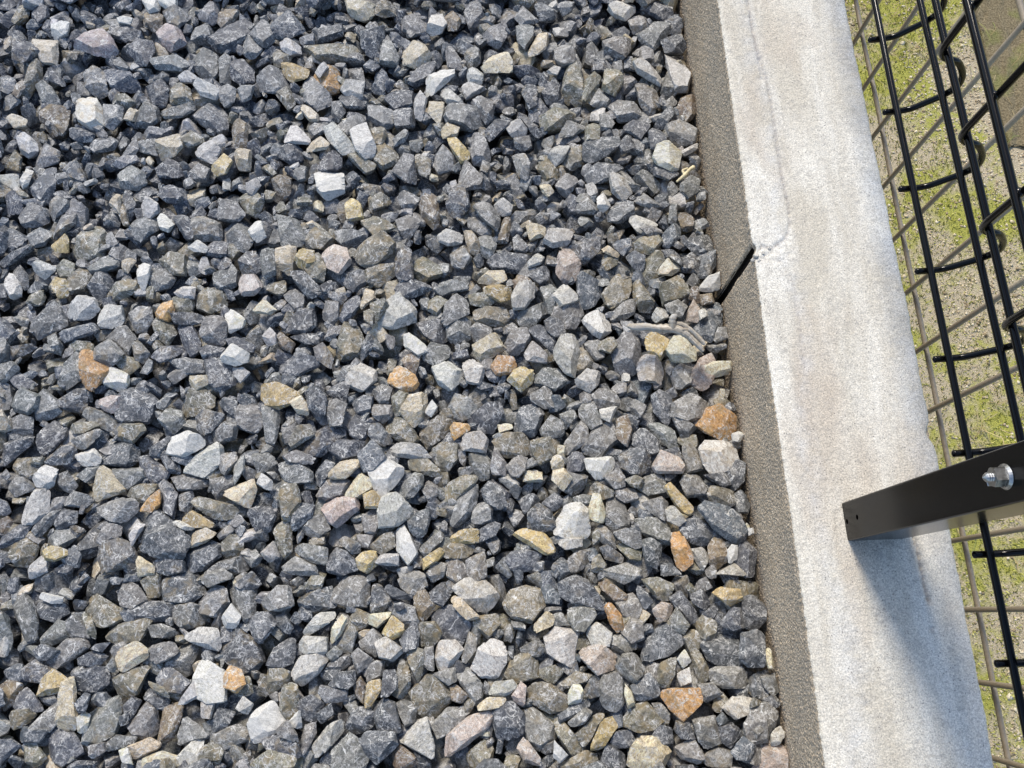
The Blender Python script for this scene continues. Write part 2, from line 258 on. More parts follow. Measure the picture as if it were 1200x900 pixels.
# outlines of stones read off the photograph (quarter pixels, tile origin after #), first letter = kind of rock
TRACE = """
# 0 0
v 60,95 105,10 140,30 130,80 80,115
u 150,40 185,25 230,45 225,85 180,115 150,80
w 238,183 250,125 290,108 325,112 315,160 270,178
k 60,250 65,195 110,185 190,205 180,245 120,290 75,300
t 155,185 265,195 270,240 260,298 200,290 170,250
p 365,238 420,175 485,145 520,180 545,235 500,275 430,260
k 520,130 600,120 660,155 640,185 590,200 530,170
p 740,165 790,125 850,150 870,200 800,238 765,215
u 770,60 820,40 885,65 885,90 835,130 790,110
g 935,70 980,20 1020,40 1030,90 1000,118 935,90
b 1025,60 1060,40 1120,60 1090,110 1040,130 1020,100
w 665,0 745,0 745,50 700,62 680,30
w 745,0 830,0 825,35 790,48 755,25
w 548,85 580,75 622,90 610,115 560,108
b 675,75 720,58 765,80 760,130 720,150 680,120
k 1000,210 1060,120 1140,100 1190,130 1170,200 1110,250 1040,260
g 1125,235 1160,170 1200,190 1200,270 1165,275
k 605,245 660,190 720,210 725,250 690,310 650,310
u 715,295 760,265 820,258 885,300 840,330 740,325
n 490,350 540,318 600,325 640,380 660,425 600,440 530,420
g 900,300 960,240 1020,270 1020,340 985,385 930,350
g 1030,290 1060,265 1095,290 1080,400 1035,395
k 1090,310 1150,290 1195,340 1190,390 1130,410 1090,370
g 400,350 440,320 490,350 510,430 460,455 410,420
c 342,480 370,455 440,448 480,520 485,580 430,605 380,575
b 190,540 250,490 310,500 350,555 320,610 315,640 245,640 215,600
g 172,410 210,385 250,420 285,480 250,510 205,490
k 205,325 250,320 300,380 300,410 230,380
v 145,300 195,295 195,370 120,480 100,450
b 60,440 100,375 130,390 90,460
n 0,365 70,370 80,420 50,455 0,440
g 490,500 580,510 570,570 520,620 490,590
g 625,540 690,490 745,520 745,575 700,600 640,590
v 515,445 590,445 630,480 600,505 530,490
k 690,420 760,380 800,430 780,490 720,500
v 800,430 840,398 890,420 905,480 870,490 805,485
g 760,520 830,490 905,480 910,520 850,550 780,555
u 905,540 960,495 1030,500 1068,550 1065,600 1020,620 950,590
l 915,410 935,375 1025,415 1010,470 945,450
g 1020,430 1070,405 1110,430 1100,480 1050,500
u 1115,420 1150,390 1195,405 1180,460 1140,480
l 840,360 880,335 925,350 900,385 850,385
l 80,665 125,630 170,670 175,705 135,738 100,715
v 20,780 70,705 100,740 90,800
g 160,730 220,680 280,720 275,760 180,790
t 40,560 60,543 125,560 120,595 70,602
k 275,790 300,765 360,757 400,830 400,862 330,840
k 135,870 175,800 270,790 260,900 150,900
w 90,845 125,790 163,795 140,860 110,885
u 420,690 500,625 550,665 530,710 450,720
k 335,610 380,595 440,630 430,660 370,665 335,645
t 743,660 840,637 855,690 820,730 745,750
v 843,640 880,605 945,645 950,670 895,690 850,680
l 898,700 990,665 1030,700 1000,770 940,745
y 990,790 1050,725 1090,760 1060,815 1000,830
t 1100,720 1130,700 1178,710 1170,790 1115,790
b 1088,600 1120,560 1160,590 1155,690 1100,690
k 735,790 790,745 840,770 860,830 800,840 750,830
g 560,825 620,778 670,810 690,850 640,890 570,880
g 575,730 640,645 650,700 630,730
u 530,770 570,740 640,735 650,760 570,790
g 880,820 930,770 985,800 970,850 900,845
l 1155,860 1200,840 1200,900 1160,900
k 655,605 720,600 800,620 760,650 670,650
g 655,670 740,655 735,730 660,715
# 300 0
n 62,120 90,75 150,55 200,100 225,150 150,185 90,180
u 0,120 30,85 85,140 85,190 40,222 0,190
l 115,205 150,190 205,210 210,250 160,258 120,230
u 205,185 260,155 275,175 270,205 215,212
k 265,155 400,120 405,165 290,210
v 235,215 395,205 480,225 460,285 290,290 240,240
v 80,265 130,230 180,250 150,300 90,325
y 125,310 160,298 245,335 240,370 160,390 135,350
l 272,330 320,295 340,320 300,365
o 280,365 335,318 385,340 390,420 350,435 290,400
l 400,425 430,385 505,390 495,465 420,450
g 225,400 260,360 350,450 350,500 290,525 230,480
t 188,480 215,478 290,545 290,572 250,570
g 5,380 60,335 130,340 150,400 100,440 20,430
v 90,440 150,410 185,480 150,515 120,480
k 365,440 440,440 520,480 500,510 430,510
k 355,480 400,475 420,530 390,580 360,545
t 425,15 470,5 555,25 550,75 500,95 440,70
v 565,35 600,10 660,30 655,70 590,80 560,70
n 495,130 540,100 600,120 600,190 570,270 510,250 495,200
g 580,290 600,190 630,195 670,270 660,300
t 678,240 720,195 790,220 820,270 750,320 690,300
g 690,100 760,70 805,100 800,150 740,170 690,150
w 800,150 825,75 870,70 893,115 870,155 825,168
b 875,60 915,50 960,100 940,140 900,140
u 1058,185 1090,150 1165,120 1180,165 1145,222 1095,210
t 1065,320 1110,260 1170,247 1195,290 1195,345 1080,345
g 980,260 1020,210 1050,250 1050,290 990,340
g 890,240 920,220 960,280 960,330 900,310
w 790,455 805,380 860,340 925,332 925,370 865,420 830,455
l 990,345 1030,315 1065,345 1060,390 1000,390
l 960,395 1000,385 1085,420 1040,440 990,470
l 860,430 890,412 970,480 960,495 900,490
u 885,560 900,510 970,500 1060,520 1070,575 1010,612 900,580
g 1010,480 1060,455 1115,490 1110,550 1080,580
k 715,390 760,330 820,290 845,310 820,370 750,405
k 605,460 700,415 735,440 735,500 650,510
l 740,480 770,435 800,470 780,560 745,545
t 820,465 880,475 885,520 860,590 810,530
g 530,500 580,490 645,525 645,580 600,605 535,560
k 650,540 690,500 740,520 740,595 660,605
v 540,600 600,590 612,635 590,680 545,670
w 445,620 520,590 560,690 555,722 510,738 470,700
g 380,590 450,560 520,530 500,580 430,640
l 315,610 370,580 440,660 465,710 400,720 350,670
w 135,665 160,590 200,600 260,660 240,675
t 230,690 300,645 340,680 330,700 240,715
g 245,600 280,570 325,580 320,620 270,650
v 425,710 460,700 560,770 550,795 510,812 440,745
v 560,700 610,680 665,720 660,770 600,795 560,760
u 640,650 690,610 715,625 700,660 650,685
g 720,660 760,640 785,680 760,712 725,700
t 860,600 900,580 950,605 940,640 880,650
y 900,650 930,640 995,710 995,740 960,762 910,690
u 990,680 1020,615 1070,650 1095,720 1090,770 1020,770
k 1075,620 1130,560 1185,530 1185,590 1100,660
g 825,770 880,685 930,740 930,790 860,810
g 640,810 690,735 740,750 755,870 700,850
v 730,735 760,715 820,760 810,835 770,820
k 295,790 330,720 400,720 405,770 380,800 310,805
k 105,700 150,670 220,700 220,750 160,770 120,740
g 180,830 200,745 235,790 230,840 200,850
w 280,815 350,805 410,808 412,900 295,900
g 945,840 985,760 1060,840 1050,880 980,890
b 80,850 130,825 165,840 160,900 85,900
# 600 0
u 15,85 50,35 120,100 90,115 40,115
u 20,130 60,110 100,140 95,185 60,232 30,200
t 75,250 120,165 170,175 160,230 120,265 90,270
k 110,30 160,20 210,50 200,90 130,95
u 215,30 250,0 290,15 280,50 230,70
g 200,230 245,205 290,240 290,290 235,305 205,280
w 455,45 500,20 575,22 570,60 530,95 480,80
k 605,50 680,10 745,30 750,90 720,105 650,75
u 580,150 640,105 730,130 730,170 660,235 600,190
g 545,95 610,90 640,130 570,160
g 425,195 480,175 550,185 550,240 520,272 440,240
k 760,90 800,65 835,90 830,150 780,165 745,130
k 730,195 800,175 850,210 830,240 750,245
l 770,250 800,240 850,270 895,360 880,425 810,430 800,350
l 570,310 610,290 700,355 690,400 640,370 590,345
v 440,320 505,318 520,390 480,445 425,420
k 375,295 430,285 465,310 430,335 380,335
v 240,400 260,310 300,295 325,370 328,480 300,500 230,450
g 360,485 410,415 460,470 440,500 380,500
v 330,470 340,390 380,350 415,380 390,440 360,475
g 580,410 630,392 705,480 640,530 600,500
g 455,505 500,475 570,485 610,540 590,555 500,570
g 700,410 730,340 790,400 760,450 700,470
k 140,450 200,375 225,410 215,480 180,510
k 45,430 75,405 115,410 115,490 80,505
l 165,335 200,308 228,320 210,355 180,350
v 130,550 180,520 270,508 305,545 240,600 150,610
g 220,645 260,580 350,590 350,600 290,640
k 520,585 550,563 640,578 640,600 600,655 540,620
k 650,600 740,500 770,550 730,600
k 640,620 690,590 730,640 700,690 650,700
u 722,600 790,570 865,610 855,665 790,705 740,665
c 663,740 680,690 725,672 790,715 775,790 740,798 690,775
l 795,710 870,672 865,700 810,730
k 335,680 380,655 490,650 500,690 440,740 380,765 335,750
l 170,740 210,672 270,690 240,750 205,775
v 225,770 270,700 325,690 325,770 280,800
k 345,810 400,770 500,745 510,800 450,850 370,870
v 105,765 150,738 215,800 210,840 160,850
g 0,720 60,730 90,780 70,845 30,820
u 200,860 240,815 300,820 310,850 280,900 220,900
l 458,830 500,810 540,850 560,900 470,900
l 0,570 40,575 68,610 60,640 0,640
k 45,560 80,560 140,625 110,650
t 130,875 165,850 195,900 140,900
b 805,530 830,470 890,450 895,540 850,575
k 665,790 730,785 780,820 730,850 670,830
u 410,540 440,535 478,580 460,610 415,610
v 345,600 380,580 410,590 405,650 345,660
k 530,640 570,640 575,700 520,720 500,680
g 10,650 80,640 90,690 50,710 15,690
u 790,870 830,820 880,840 870,900 790,900
# 0 225
u 130,205 180,168 250,195 220,245 160,260
k 0,175 60,175 130,215 120,260 60,290 20,270
g 105,130 150,55 225,90 220,140 160,165 120,165
g 225,75 270,25 325,45 325,75 240,140
k 30,30 80,5 115,50 105,105 40,110
k 150,0 255,0 230,55 180,45
u 255,180 290,110 350,95 345,150 260,222
v 345,250 400,180 450,150 490,190 480,310 390,320 345,295
t 515,60 545,10 565,20 560,95
b 560,20 580,60 600,150 580,155 555,100
k 580,30 620,25 640,60 620,130 590,125
l 658,60 700,30 745,65 745,95 705,122 675,110
w 740,125 765,95 815,150 790,188 755,175
u 597,205 650,140 730,118 755,150 740,185 665,235
k 795,100 860,90 910,160 905,220 870,215
g 910,120 960,118 1030,150 1035,220 920,225
w 885,262 930,228 975,260 960,285 910,280
k 960,270 1000,230 1070,240 1065,300 1010,310 960,290
g 1065,190 1110,145 1170,170 1190,230 1150,285 1080,260
u 1015,100 1050,35 1110,55 1150,105 1120,140 1025,130
v 1125,40 1150,5 1200,0 1200,115 1155,95
k 725,5 780,45 830,50 860,20 850,0 730,0
l 160,340 180,323 260,355 255,375 210,408 165,375
w 30,460 45,388 75,400 100,440 95,480 50,497
g 50,370 90,335 130,390 135,440 110,455
y 245,440 265,405 320,420 320,480 280,495
v 325,410 380,360 430,380 400,460 330,475
v 265,360 300,320 350,340 350,400 290,405
y 245,250 300,190 320,230 320,285 260,280
k 0,335 130,245 145,265 20,350 
g 420,355 520,295 560,310 555,350 460,385 430,380
w 640,345 670,337 705,350 700,400 675,470 655,440
u 698,400 720,370 790,372 825,410 800,450 720,470 700,450
t 570,320 610,310 635,325 600,380 575,365
k 405,440 440,390 490,375 535,420 465,525
v 490,510 545,430 600,415 650,430 640,480 530,520
l 315,570 380,490 440,500 470,560 430,600 340,600
l 465,590 490,530 570,540 578,600 555,640 480,635
g 608,580 650,545 710,545 715,600 690,660 640,655
u 150,640 180,590 260,515 305,560 310,630 190,688
n 250,680 330,640 430,615 460,650 440,670 310,705
k 10,760 60,725 165,710 165,745 20,800
g 225,680 260,665 295,720 280,765 240,745
v 315,720 370,695 435,705 435,740 400,760 330,745
o 390,760 430,745 510,820 500,850 460,900 385,900
c 490,880 530,825 600,860 600,900 490,900
g 435,780 460,720 510,690 580,765 530,815 440,800
g 495,690 540,640 590,635 640,690 600,765 570,750
v 545,800 580,770 640,780 655,820 600,860
v 715,620 740,590 790,600 825,660 790,720 740,680
g 625,720 650,700 705,760 680,815 640,790
k 710,770 770,725 860,720 880,755 760,800
k 830,620 900,625 945,710 930,750 895,778 870,740
k 815,580 880,570 975,580 970,610 890,628 830,620
o 733,575 760,530 810,515 820,560 790,605 745,592
v 815,500 870,490 910,520 900,570 820,570
g 935,660 980,585 1045,590 1068,630 1045,720 960,700
c 1060,580 1095,552 1150,600 1140,635 1080,665
v 930,490 970,455 1060,475 1065,540 990,572 930,545
l 800,460 860,443 915,445 910,500 850,495
w 1040,770 1085,715 1165,760 1155,800 1110,815 1045,795
k 970,800 1030,785 1080,810 1130,870 1110,900 985,900
l 1080,830 1130,820 1172,850 1130,895
u 790,790 860,780 960,795 955,850 870,855
k 940,740 980,720 1050,735 1030,775 960,790
g 1000,385 1050,368 1110,375 1105,440 1040,470 1010,440
p 1120,440 1135,395 1200,395 1200,480 1140,485
t 895,865 970,862 975,900 890,900
k 1060,690 1110,680 1195,720 1185,750 1100,750
k 1125,330 1160,290 1200,290 1200,385 1135,390
v 750,330 800,285 870,310 870,390 790,385
g 280,900 320,790 370,740 385,800 380,880 340,900
k 100,860 60,830 30,860 60,900 170,900
g 0,815 60,800 90,825 40,880 0,890
# 300 225
g 100,60 130,120 215,140 245,210 200,255 125,250
v 215,230 270,165 320,180 365,230 310,270 250,265
w 0,145 25,140 45,210 0,238
u 372,185 420,177 500,195 520,245 430,272 380,225
v 450,300 510,240 590,185 640,235 630,290 560,345 500,345
v 500,350 560,345 650,290 650,395 580,445 525,425
v 500,150 560,120 620,140 655,165 560,215
y 420,60 450,35 490,60 500,120 430,130
v 530,30 580,5 650,40 600,75 540,100
u 655,20 700,0 770,35 735,80 690,80
b 770,50 790,5 850,30 860,130 835,172 780,120
g 657,140 720,113 765,150 730,210 705,230 675,190
k 895,60 920,0 985,0 1000,70 960,120 900,110
g 1010,80 1050,50 1110,70 1140,130 1120,200 1070,130
g 995,120 1040,110 1100,155 1095,205 1060,212 1000,170
l 1120,60 1150,30 1200,65 1190,105 1130,115
l 855,200 890,177 975,200 960,240 900,252 860,235
t 975,185 1010,185 1045,230 1045,290 1000,280
g 1045,220 1100,205 1125,250 1100,320 1060,300
b 1140,180 1165,120 1195,130 1180,235 1135,235
k 1090,330 1110,300 1200,300 1200,375 1120,365
t 90,275 150,255 205,265 190,330 190,390 150,392 100,350
y 185,310 215,270 270,280 275,330 225,360 190,345
v 235,365 290,290 335,340 320,420 270,420
p 310,290 360,250 420,265 445,330 390,385 340,355
g 20,290 85,260 90,380 40,400 25,350
k 655,300 700,260 725,270 735,400 680,415 650,370
v 735,320 770,295 880,365 870,390 790,425 740,390
k 645,455 700,410 800,425 830,450 770,480 690,510
u 835,455 870,415 980,430 990,460 870,487
g 910,280 980,260 1010,310 970,360 920,345
t 1030,430 1090,375 1160,370 1170,410 1130,438
y 1070,450 1140,440 1200,455 1200,500 1150,520 1080,480
v 1000,490 1080,475 1125,510 1080,545 1010,530
v 1025,560 1060,540 1170,550 1185,590 1150,630 1060,620 1030,600
g 875,600 890,530 940,485 990,500 995,570 890,625
g 890,620 940,575 1000,605 1000,690 930,715 900,690
k 755,620 820,605 890,610 900,700 850,715 790,680
l 577,610 610,540 685,482 745,560 745,615 650,642 590,630
c 695,680 720,665 800,725 805,745 760,765 700,725
k 400,390 460,370 530,380 530,420 460,470 410,440
k 170,380 230,380 300,450 300,480 250,500 190,430
g 125,460 170,450 225,480 220,540 190,560 140,500
k 340,470 420,475 435,500 400,530 345,495
k 395,590 430,490 480,480 490,530 450,590 410,610
k 130,640 220,550 270,560 280,630 230,665 140,660
g 310,580 330,520 390,530 385,600 340,625
t 0,540 40,500 100,550 60,572 0,565
v 385,700 410,625 490,630 510,690 490,770 400,785 380,750
n 495,720 525,665 553,700 540,745 490,788
b 680,780 720,755 765,770 755,860 700,820
o 625,860 660,805 740,860 760,900 630,900
l 420,880 490,800 560,840 565,885 540,900 425,900
g 780,770 820,715 910,730 900,780 850,825 800,800
l 830,830 900,800 965,840 950,900 860,900
k 115,800 210,760 300,790 290,820 190,865 110,850
g 275,735 315,712 365,780 350,830 290,790
k 165,680 230,662 298,670 290,720 230,715
g 325,690 345,640 400,625 410,650 350,700
l 35,680 65,640 95,670 90,710 50,725
b 100,690 120,660 180,710 160,750 120,730
t 1020,725 1120,665 1165,735 1060,800 1035,780
o 1105,820 1140,770 1200,775 1200,850 1130,860
l 965,800 1020,785 1070,835 1050,900 990,890
g 1000,640 1040,615 1110,640 1100,680 1010,710
v 505,560 530,540 550,560 545,620 510,600
v 540,530 600,510 620,540 570,610 550,620
t 490,530 515,450 550,465 560,500 500,550
g 380,875 410,820 470,800 430,870 400,890
v 800,520 850,490 905,520 850,580 800,550
# 600 225
u 300,90 320,15 360,10 410,85 380,105 310,100
w 395,30 430,8 460,65 430,95 405,85
k 450,110 480,40 560,60 565,110 510,150 455,140
l 470,0 560,0 525,40
u 575,20 610,0 690,60 680,75 620,70 580,50
b 770,105 820,97 850,130 840,180 800,180
t 65,160 90,152 160,160 155,205 85,223
l 150,235 180,175 260,168 280,200 265,245 190,260
k 110,120 140,95 175,100 170,140 130,155
k 275,250 380,205 412,215 410,275 350,335 310,330 
v 565,245 600,220 680,200 700,240 650,295 580,285
n 705,200 750,155 800,160 790,210 740,260 710,250
t 410,265 450,253 500,290 490,310 430,285
v 430,290 500,300 490,340 440,370 420,330
n 470,230 550,220 560,260 520,300 480,270
p 208,340 240,240 285,270 318,350 290,420 240,425 212,390
k 80,370 140,350 178,355 170,410 130,435 90,400
l 75,330 120,285 150,310 130,340 80,355
k 0,295 75,300 80,340 30,380 0,370
g 0,220 30,205 80,260 60,280 10,275
b 5,420 50,375 100,430 125,440 110,470 20,460
l 0,490 30,425 100,425 102,490 60,540 10,545
u 135,460 180,415 220,440 200,490 220,560 170,570
l 190,480 240,425 300,480 305,510 230,535
n 305,400 325,380 415,430 425,480 380,540 330,550 308,500
v 425,480 480,400 545,382 565,420 540,500 470,545 440,520
k 530,310 570,285 620,310 610,390 575,370
v 610,380 640,290 700,288 740,320 690,390 660,450 615,430
c 690,370 730,315 775,345 790,390 740,385 700,415
v 690,440 790,390 830,480 760,520 710,535
v 570,430 600,420 665,510 650,565 600,560 570,500
g 460,580 530,510 575,505 570,570 520,600 470,605
g 190,580 240,530 310,525 340,580 300,640 250,640
k 155,610 190,585 240,610 250,670 200,680 165,650
l 330,610 350,585 410,550 450,590 460,650 410,690 370,660
l 650,590 680,545 730,560 730,590 680,608
k 780,340 840,290 890,330 870,378 800,375
k 820,230 960,190 970,290 880,300 850,265
k 870,380 900,310 970,290 975,350 940,400 880,405
w 875,455 920,400 970,378 972,455 930,468
b 875,485 935,475 945,520 885,530
n 850,640 900,560 960,505 990,560 970,650 930,705 870,680
p 820,570 850,505 885,560 870,610 820,605
g 950,690 970,640 1010,640 1015,685 960,705
t 950,800 980,795 1080,795 1075,850 1000,865 950,850
l 875,560 910,540 915,580 880,600
k 80,660 130,630 190,660 208,710 190,755 120,700
g 0,650 70,645 85,690 30,770 0,765
l 60,760 95,705 160,760 155,800 70,790
l 200,740 230,680 290,680 310,740 290,860 240,840 200,790
v 290,730 325,715 380,800 340,840 300,850
g 325,700 350,680 420,710 430,770 390,790
v 405,700 470,680 490,720 460,755 410,740
u 465,760 520,670 570,665 600,720 590,830 545,875 490,860
l 585,820 620,765 670,765 730,830 690,895 600,880
c 718,740 760,682 800,680 850,740 860,790 800,800 750,790 
y 620,690 660,660 740,700 715,750 700,800 640,750
g 740,850 800,795 870,800 830,900 750,900
p 830,860 880,790 940,755 955,830 930,900 845,900
l 300,880 350,835 410,850 400,900 290,900
u 110,870 150,830 220,835 270,890 250,900 110,900
y 0,850 50,815 105,850 105,900 0,900
g 720,530 780,505 820,530 790,590 730,560
g 510,610 560,610 600,660 540,690
k 740,290 800,320 790,345 720,290
k 700,270 750,270 800,315 720,310
g 740,70 775,60 770,150 735,140
g 600,170 660,160 720,190 640,205
g 20,580 80,545 150,520 155,570 100,635 50,640
b 840,450 870,445 880,520 830,500
# 0 450
k 555,130 575,40 610,22 690,35 735,75 720,130 690,180 600,190 560,170
g 400,155 430,112 560,165 560,215 530,222 440,190
p 465,70 520,55 570,60 550,130 530,140 480,115
k 275,85 370,30 415,25 400,135 330,130 265,100
g 155,80 210,30 270,80 290,130 240,165 190,185 165,150
u 40,60 100,20 190,60 180,110 130,150 70,120
g 40,180 100,150 160,165 155,240 90,245 40,210
k 185,240 250,180 310,180 310,250 230,335 200,320
k 15,290 90,255 150,250 150,290 50,370 0,395 0,360
v 315,210 330,188 440,180 465,200 400,232 315,235
v 545,225 580,190 665,190 680,220 620,280 560,260
v 825,90 870,40 960,25 1005,65 1000,110 930,150 860,155
g 750,160 790,115 850,130 870,190 820,235 760,190
k 925,160 960,125 1050,150 1000,220 950,240 925,220
g 995,240 1060,175 1115,190 1100,260 1030,275 1000,265
g 1095,120 1130,95 1200,100 1200,225 1150,220 1105,190
k 1010,90 1060,65 1110,80 1100,160 1050,120
w 790,320 810,250 870,225 950,250 950,300 860,340
k 800,330 860,340 930,320 880,390 820,360
l 880,400 920,320 1010,275 1045,310 1040,370 960,435 870,410
g 335,265 460,215 490,230 400,310 350,300
k 440,300 520,250 640,290 655,360 600,390 490,385
w 350,335 440,305 475,350 460,380 390,385
k 210,365 300,290 350,285 355,320 320,375 240,380
v 55,390 80,355 200,345 190,420 140,445 60,410
v 135,370 150,345 205,345 190,380 
l 160,450 210,385 270,410 255,470 215,490 175,480
t 440,500 480,390 530,410 585,480 570,510 470,545 445,540
g 525,400 670,395 680,440 600,490 545,440
k 705,300 790,245 810,270 750,345 705,340
k 655,350 700,340 790,410 780,440 720,475 670,400
k 750,330 790,320 850,390 840,420 790,410
g 810,440 870,428 970,450 975,480 900,500 845,500
k 760,480 790,440 835,520 820,625 780,600 760,560
o 650,580 700,540 745,480 750,560 710,600 670,595
v 570,520 650,475 740,475 720,530 690,560 620,540
k 845,520 900,505 915,560 880,600 850,590
t 1045,510 1100,480 1190,450 1200,500 1170,580 1120,560
g 990,450 1090,430 1100,470 1020,540 995,500
l 1100,380 1145,335 1145,400 1105,470
v 910,560 930,530 1100,570 1130,600 1120,635 1030,640 950,600
y 840,640 910,600 995,645 990,670 930,670 870,665
w 815,650 840,640 910,675 890,688 850,680
k 645,700 690,620 745,590 800,630 870,690 840,720 720,740 660,750
k 670,780 720,680 800,665 885,700 880,760 850,820 760,820 690,800
g 460,575 560,535 645,550 640,600 590,650 520,640 470,610
l 110,640 120,590 170,500 220,490 235,510 230,590 170,650 120,655
u 300,545 350,505 420,525 440,550 400,578 310,570
g 35,480 90,420 175,490 80,530
g 270,430 320,410 365,470 330,510 290,490
u 365,430 430,385 475,385 460,420 410,460
k 155,680 240,600 300,590 270,630 190,715
k 265,640 300,590 360,600 355,650 280,685
g 190,740 240,700 350,660 385,690 300,765 200,770
y 200,790 240,762 305,770 310,800 260,830 215,822
v 55,800 80,750 130,725 180,760 170,810 120,865 75,845
l 140,870 200,810 220,830 220,880 170,900 140,900
g 460,830 480,745 560,730 620,750 640,820 600,850 480,888
k 295,820 350,745 380,800 370,860 310,860
l 610,700 640,655 680,660 620,760
g 455,735 500,650 570,670 560,720 490,755
k 860,790 980,740 1040,760 1040,800 960,870 880,890 860,840
k 715,840 760,815 860,830 860,880 790,895 740,880
t 900,700 960,675 1020,700 970,740 900,765
v 1050,750 1090,705 1140,725 1140,780 1100,820 1050,800
g 965,885 1040,830 1140,805 1180,850 1160,880 1000,900
t 640,840 655,810 720,850 720,890 650,900
g 0,440 30,400 50,430 30,450
b 0,640 40,625 60,650 30,700 0,690
k 0,540 40,560 55,595 30,615 0,610
k 20,720 100,660 150,670 120,720 10,770
g 1020,340 1110,320 1110,360 1060,425 1030,400
# 300 450
y 20,60 30,10 110,0 200,45 180,80 110,115 50,95
t 160,85 210,55 250,110 240,150 200,140
k 240,50 290,15 330,60 325,140 290,150 240,100
u 30,110 100,110 110,200 90,280 50,270 40,200
g 330,90 370,75 425,100 400,190 350,195 335,150
k 330,40 400,0 440,0 420,80 380,70
k 450,90 500,55 545,65 540,130 480,140
k 440,200 480,130 550,145 520,250 500,270 445,240
g 540,40 590,0 640,20 620,95 590,100
v 640,60 680,30 715,50 700,130 640,155
t 680,130 720,60 790,45 800,90 780,160 740,200 700,160
w 790,130 825,80 850,110 820,155
v 635,0 760,0 740,30 690,35
v 605,200 680,140 740,220 765,265 720,292 640,250
u 905,110 935,55 990,70 1040,110 1020,150 965,175 930,160
k 990,175 1080,100 1140,95 1160,140 1110,230 1040,225
v 770,240 790,200 870,150 930,180 890,240 810,305
o 910,210 930,183 990,190 1000,215 930,262 912,245
l 960,280 980,235 1050,225 1085,265 1070,320 970,310
g 1000,330 1070,320 1100,370 1090,440 1050,450 1010,390
v 830,310 880,280 950,290 950,350 890,420 850,400
l 620,295 650,275 760,285 825,350 760,350 660,340
v 720,360 800,350 865,410 860,440 780,420 725,400
n 480,330 540,265 590,310 610,350 560,400 510,410
w 530,390 600,345 685,400 690,445 610,520 580,525 545,460
k 525,200 580,190 640,260 630,290 570,290 530,240
k 210,290 300,215 385,205 390,260 300,340 250,335
k 345,310 400,260 510,270 480,330 400,358
v 195,200 250,195 270,240 230,270 180,300 160,280
g 115,185 190,180 200,250 180,280 140,280
g 130,345 200,315 280,350 260,380 160,370
u 60,430 90,370 200,370 260,420 260,500 200,480 180,440 90,450
v 95,480 110,440 170,445 200,500 205,560 160,630 110,630 110,560
k 265,440 330,360 370,380 360,420 280,500
g 280,520 320,460 400,443 440,460 410,520 330,540
t 350,420 400,370 480,350 480,390 420,440 350,440
t 420,510 480,420 540,450 545,490 480,530 430,530
p 310,590 340,540 470,535 480,590 430,640 380,670 340,640
y 505,520 550,500 590,545 570,580 515,580
l 575,600 600,530 650,510 700,550 740,600 660,660 580,670
g 685,480 740,420 780,430 780,470 740,530 700,530
g 775,490 810,450 850,480 850,520 810,550
v 850,490 1000,420 1035,430 1035,460 920,560 850,550
u 920,640 950,540 1030,470 1055,500 1050,550 1000,600 990,650 930,670
g 1015,620 1030,560 1080,555 1105,590 1100,640 1060,655 1015,650
k 1060,500 1100,450 1150,500 1180,570 1130,590 1080,560
n 170,620 200,550 275,570 260,620 190,690 170,670
k 0,640 0,570 90,570 95,610 60,690 0,690
v 80,690 110,635 165,660 165,780 130,820 110,780
g 220,670 260,620 330,620 340,680 280,730 230,710
g 495,620 560,580 580,640 560,700 510,690
k 715,640 760,600 810,590 810,670 770,740 730,700
w 640,750 650,690 700,665 715,700 740,735 760,780 710,845 670,840 670,790
v 535,760 590,710 640,695 650,760 590,800
k 390,740 420,715 490,750 495,790 450,795
g 475,710 550,705 530,770 480,760
g 770,770 860,685 880,720 810,810 785,800
y 785,820 860,770 880,790 860,825 790,868
v 880,770 910,748 1030,750 1045,780 980,815 890,815
y 915,720 960,685 1040,680 1040,745 920,745
k 1040,690 1110,645 1145,660 1120,710 1050,740
k 340,810 380,770 440,790 490,860 400,895 340,880
y 470,820 500,790 560,785 570,840 520,885 480,860
l 560,840 590,800 665,800 665,850 600,850
g 130,860 190,810 280,850 285,900 150,890
g 175,780 230,750 330,770 330,850 250,830
l 25,790 80,740 110,810 60,840
g 800,890 830,840 890,840 880,900 810,900
g 885,820 960,820 985,860 980,900 900,900
g 985,830 1070,790 1080,900 990,900
v 1110,270 1150,240 1200,230 1200,345 1150,330
g 1100,380 1120,300 1170,370 1170,425 1110,420
g 0,370 0,330 60,330 105,365 60,400 10,420
g 550,100 635,105 635,150 590,190 550,150
l 10,470 30,420 80,460 70,505 40,490
# 600 450
k 5,190 50,95 110,95 140,160 100,245 50,240 10,215
g 135,215 180,150 235,180 240,240 190,252 145,245
g 225,145 290,120 300,160 250,215 230,190
g 315,110 350,60 380,90 420,190 370,210 315,150
g 375,55 410,25 470,35 500,80 490,110 410,120 
l 410,120 490,110 460,180 420,160
g 90,50 180,0 190,110 150,115 90,80
g 225,310 320,180 350,200 350,270 270,330
g 330,300 380,220 460,180 495,260 410,345 350,330
v 0,230 50,230 85,280 75,330 0,345
v 90,270 160,250 235,260 190,350 130,375 100,330
k 565,240 600,200 690,270 700,310 640,335 570,290
u 625,200 700,190 750,215 785,320 740,310 690,260
k 655,60 690,35 740,60 750,120 730,195 670,140
g 745,100 830,55 930,100 900,150 820,180 750,150
g 750,160 780,155 860,205 800,270 780,220
o 865,190 905,125 975,105 1040,150 1050,215 1030,275 990,270 900,225
w 1065,235 1100,217 1120,240 1100,270 1070,265
b 490,170 540,150 560,220 540,290 490,250
l 880,310 910,270 1000,275 1050,310 1065,350 1010,410 930,420 900,380
k 1010,420 1060,355 1110,380 1100,460 1060,495 1020,460
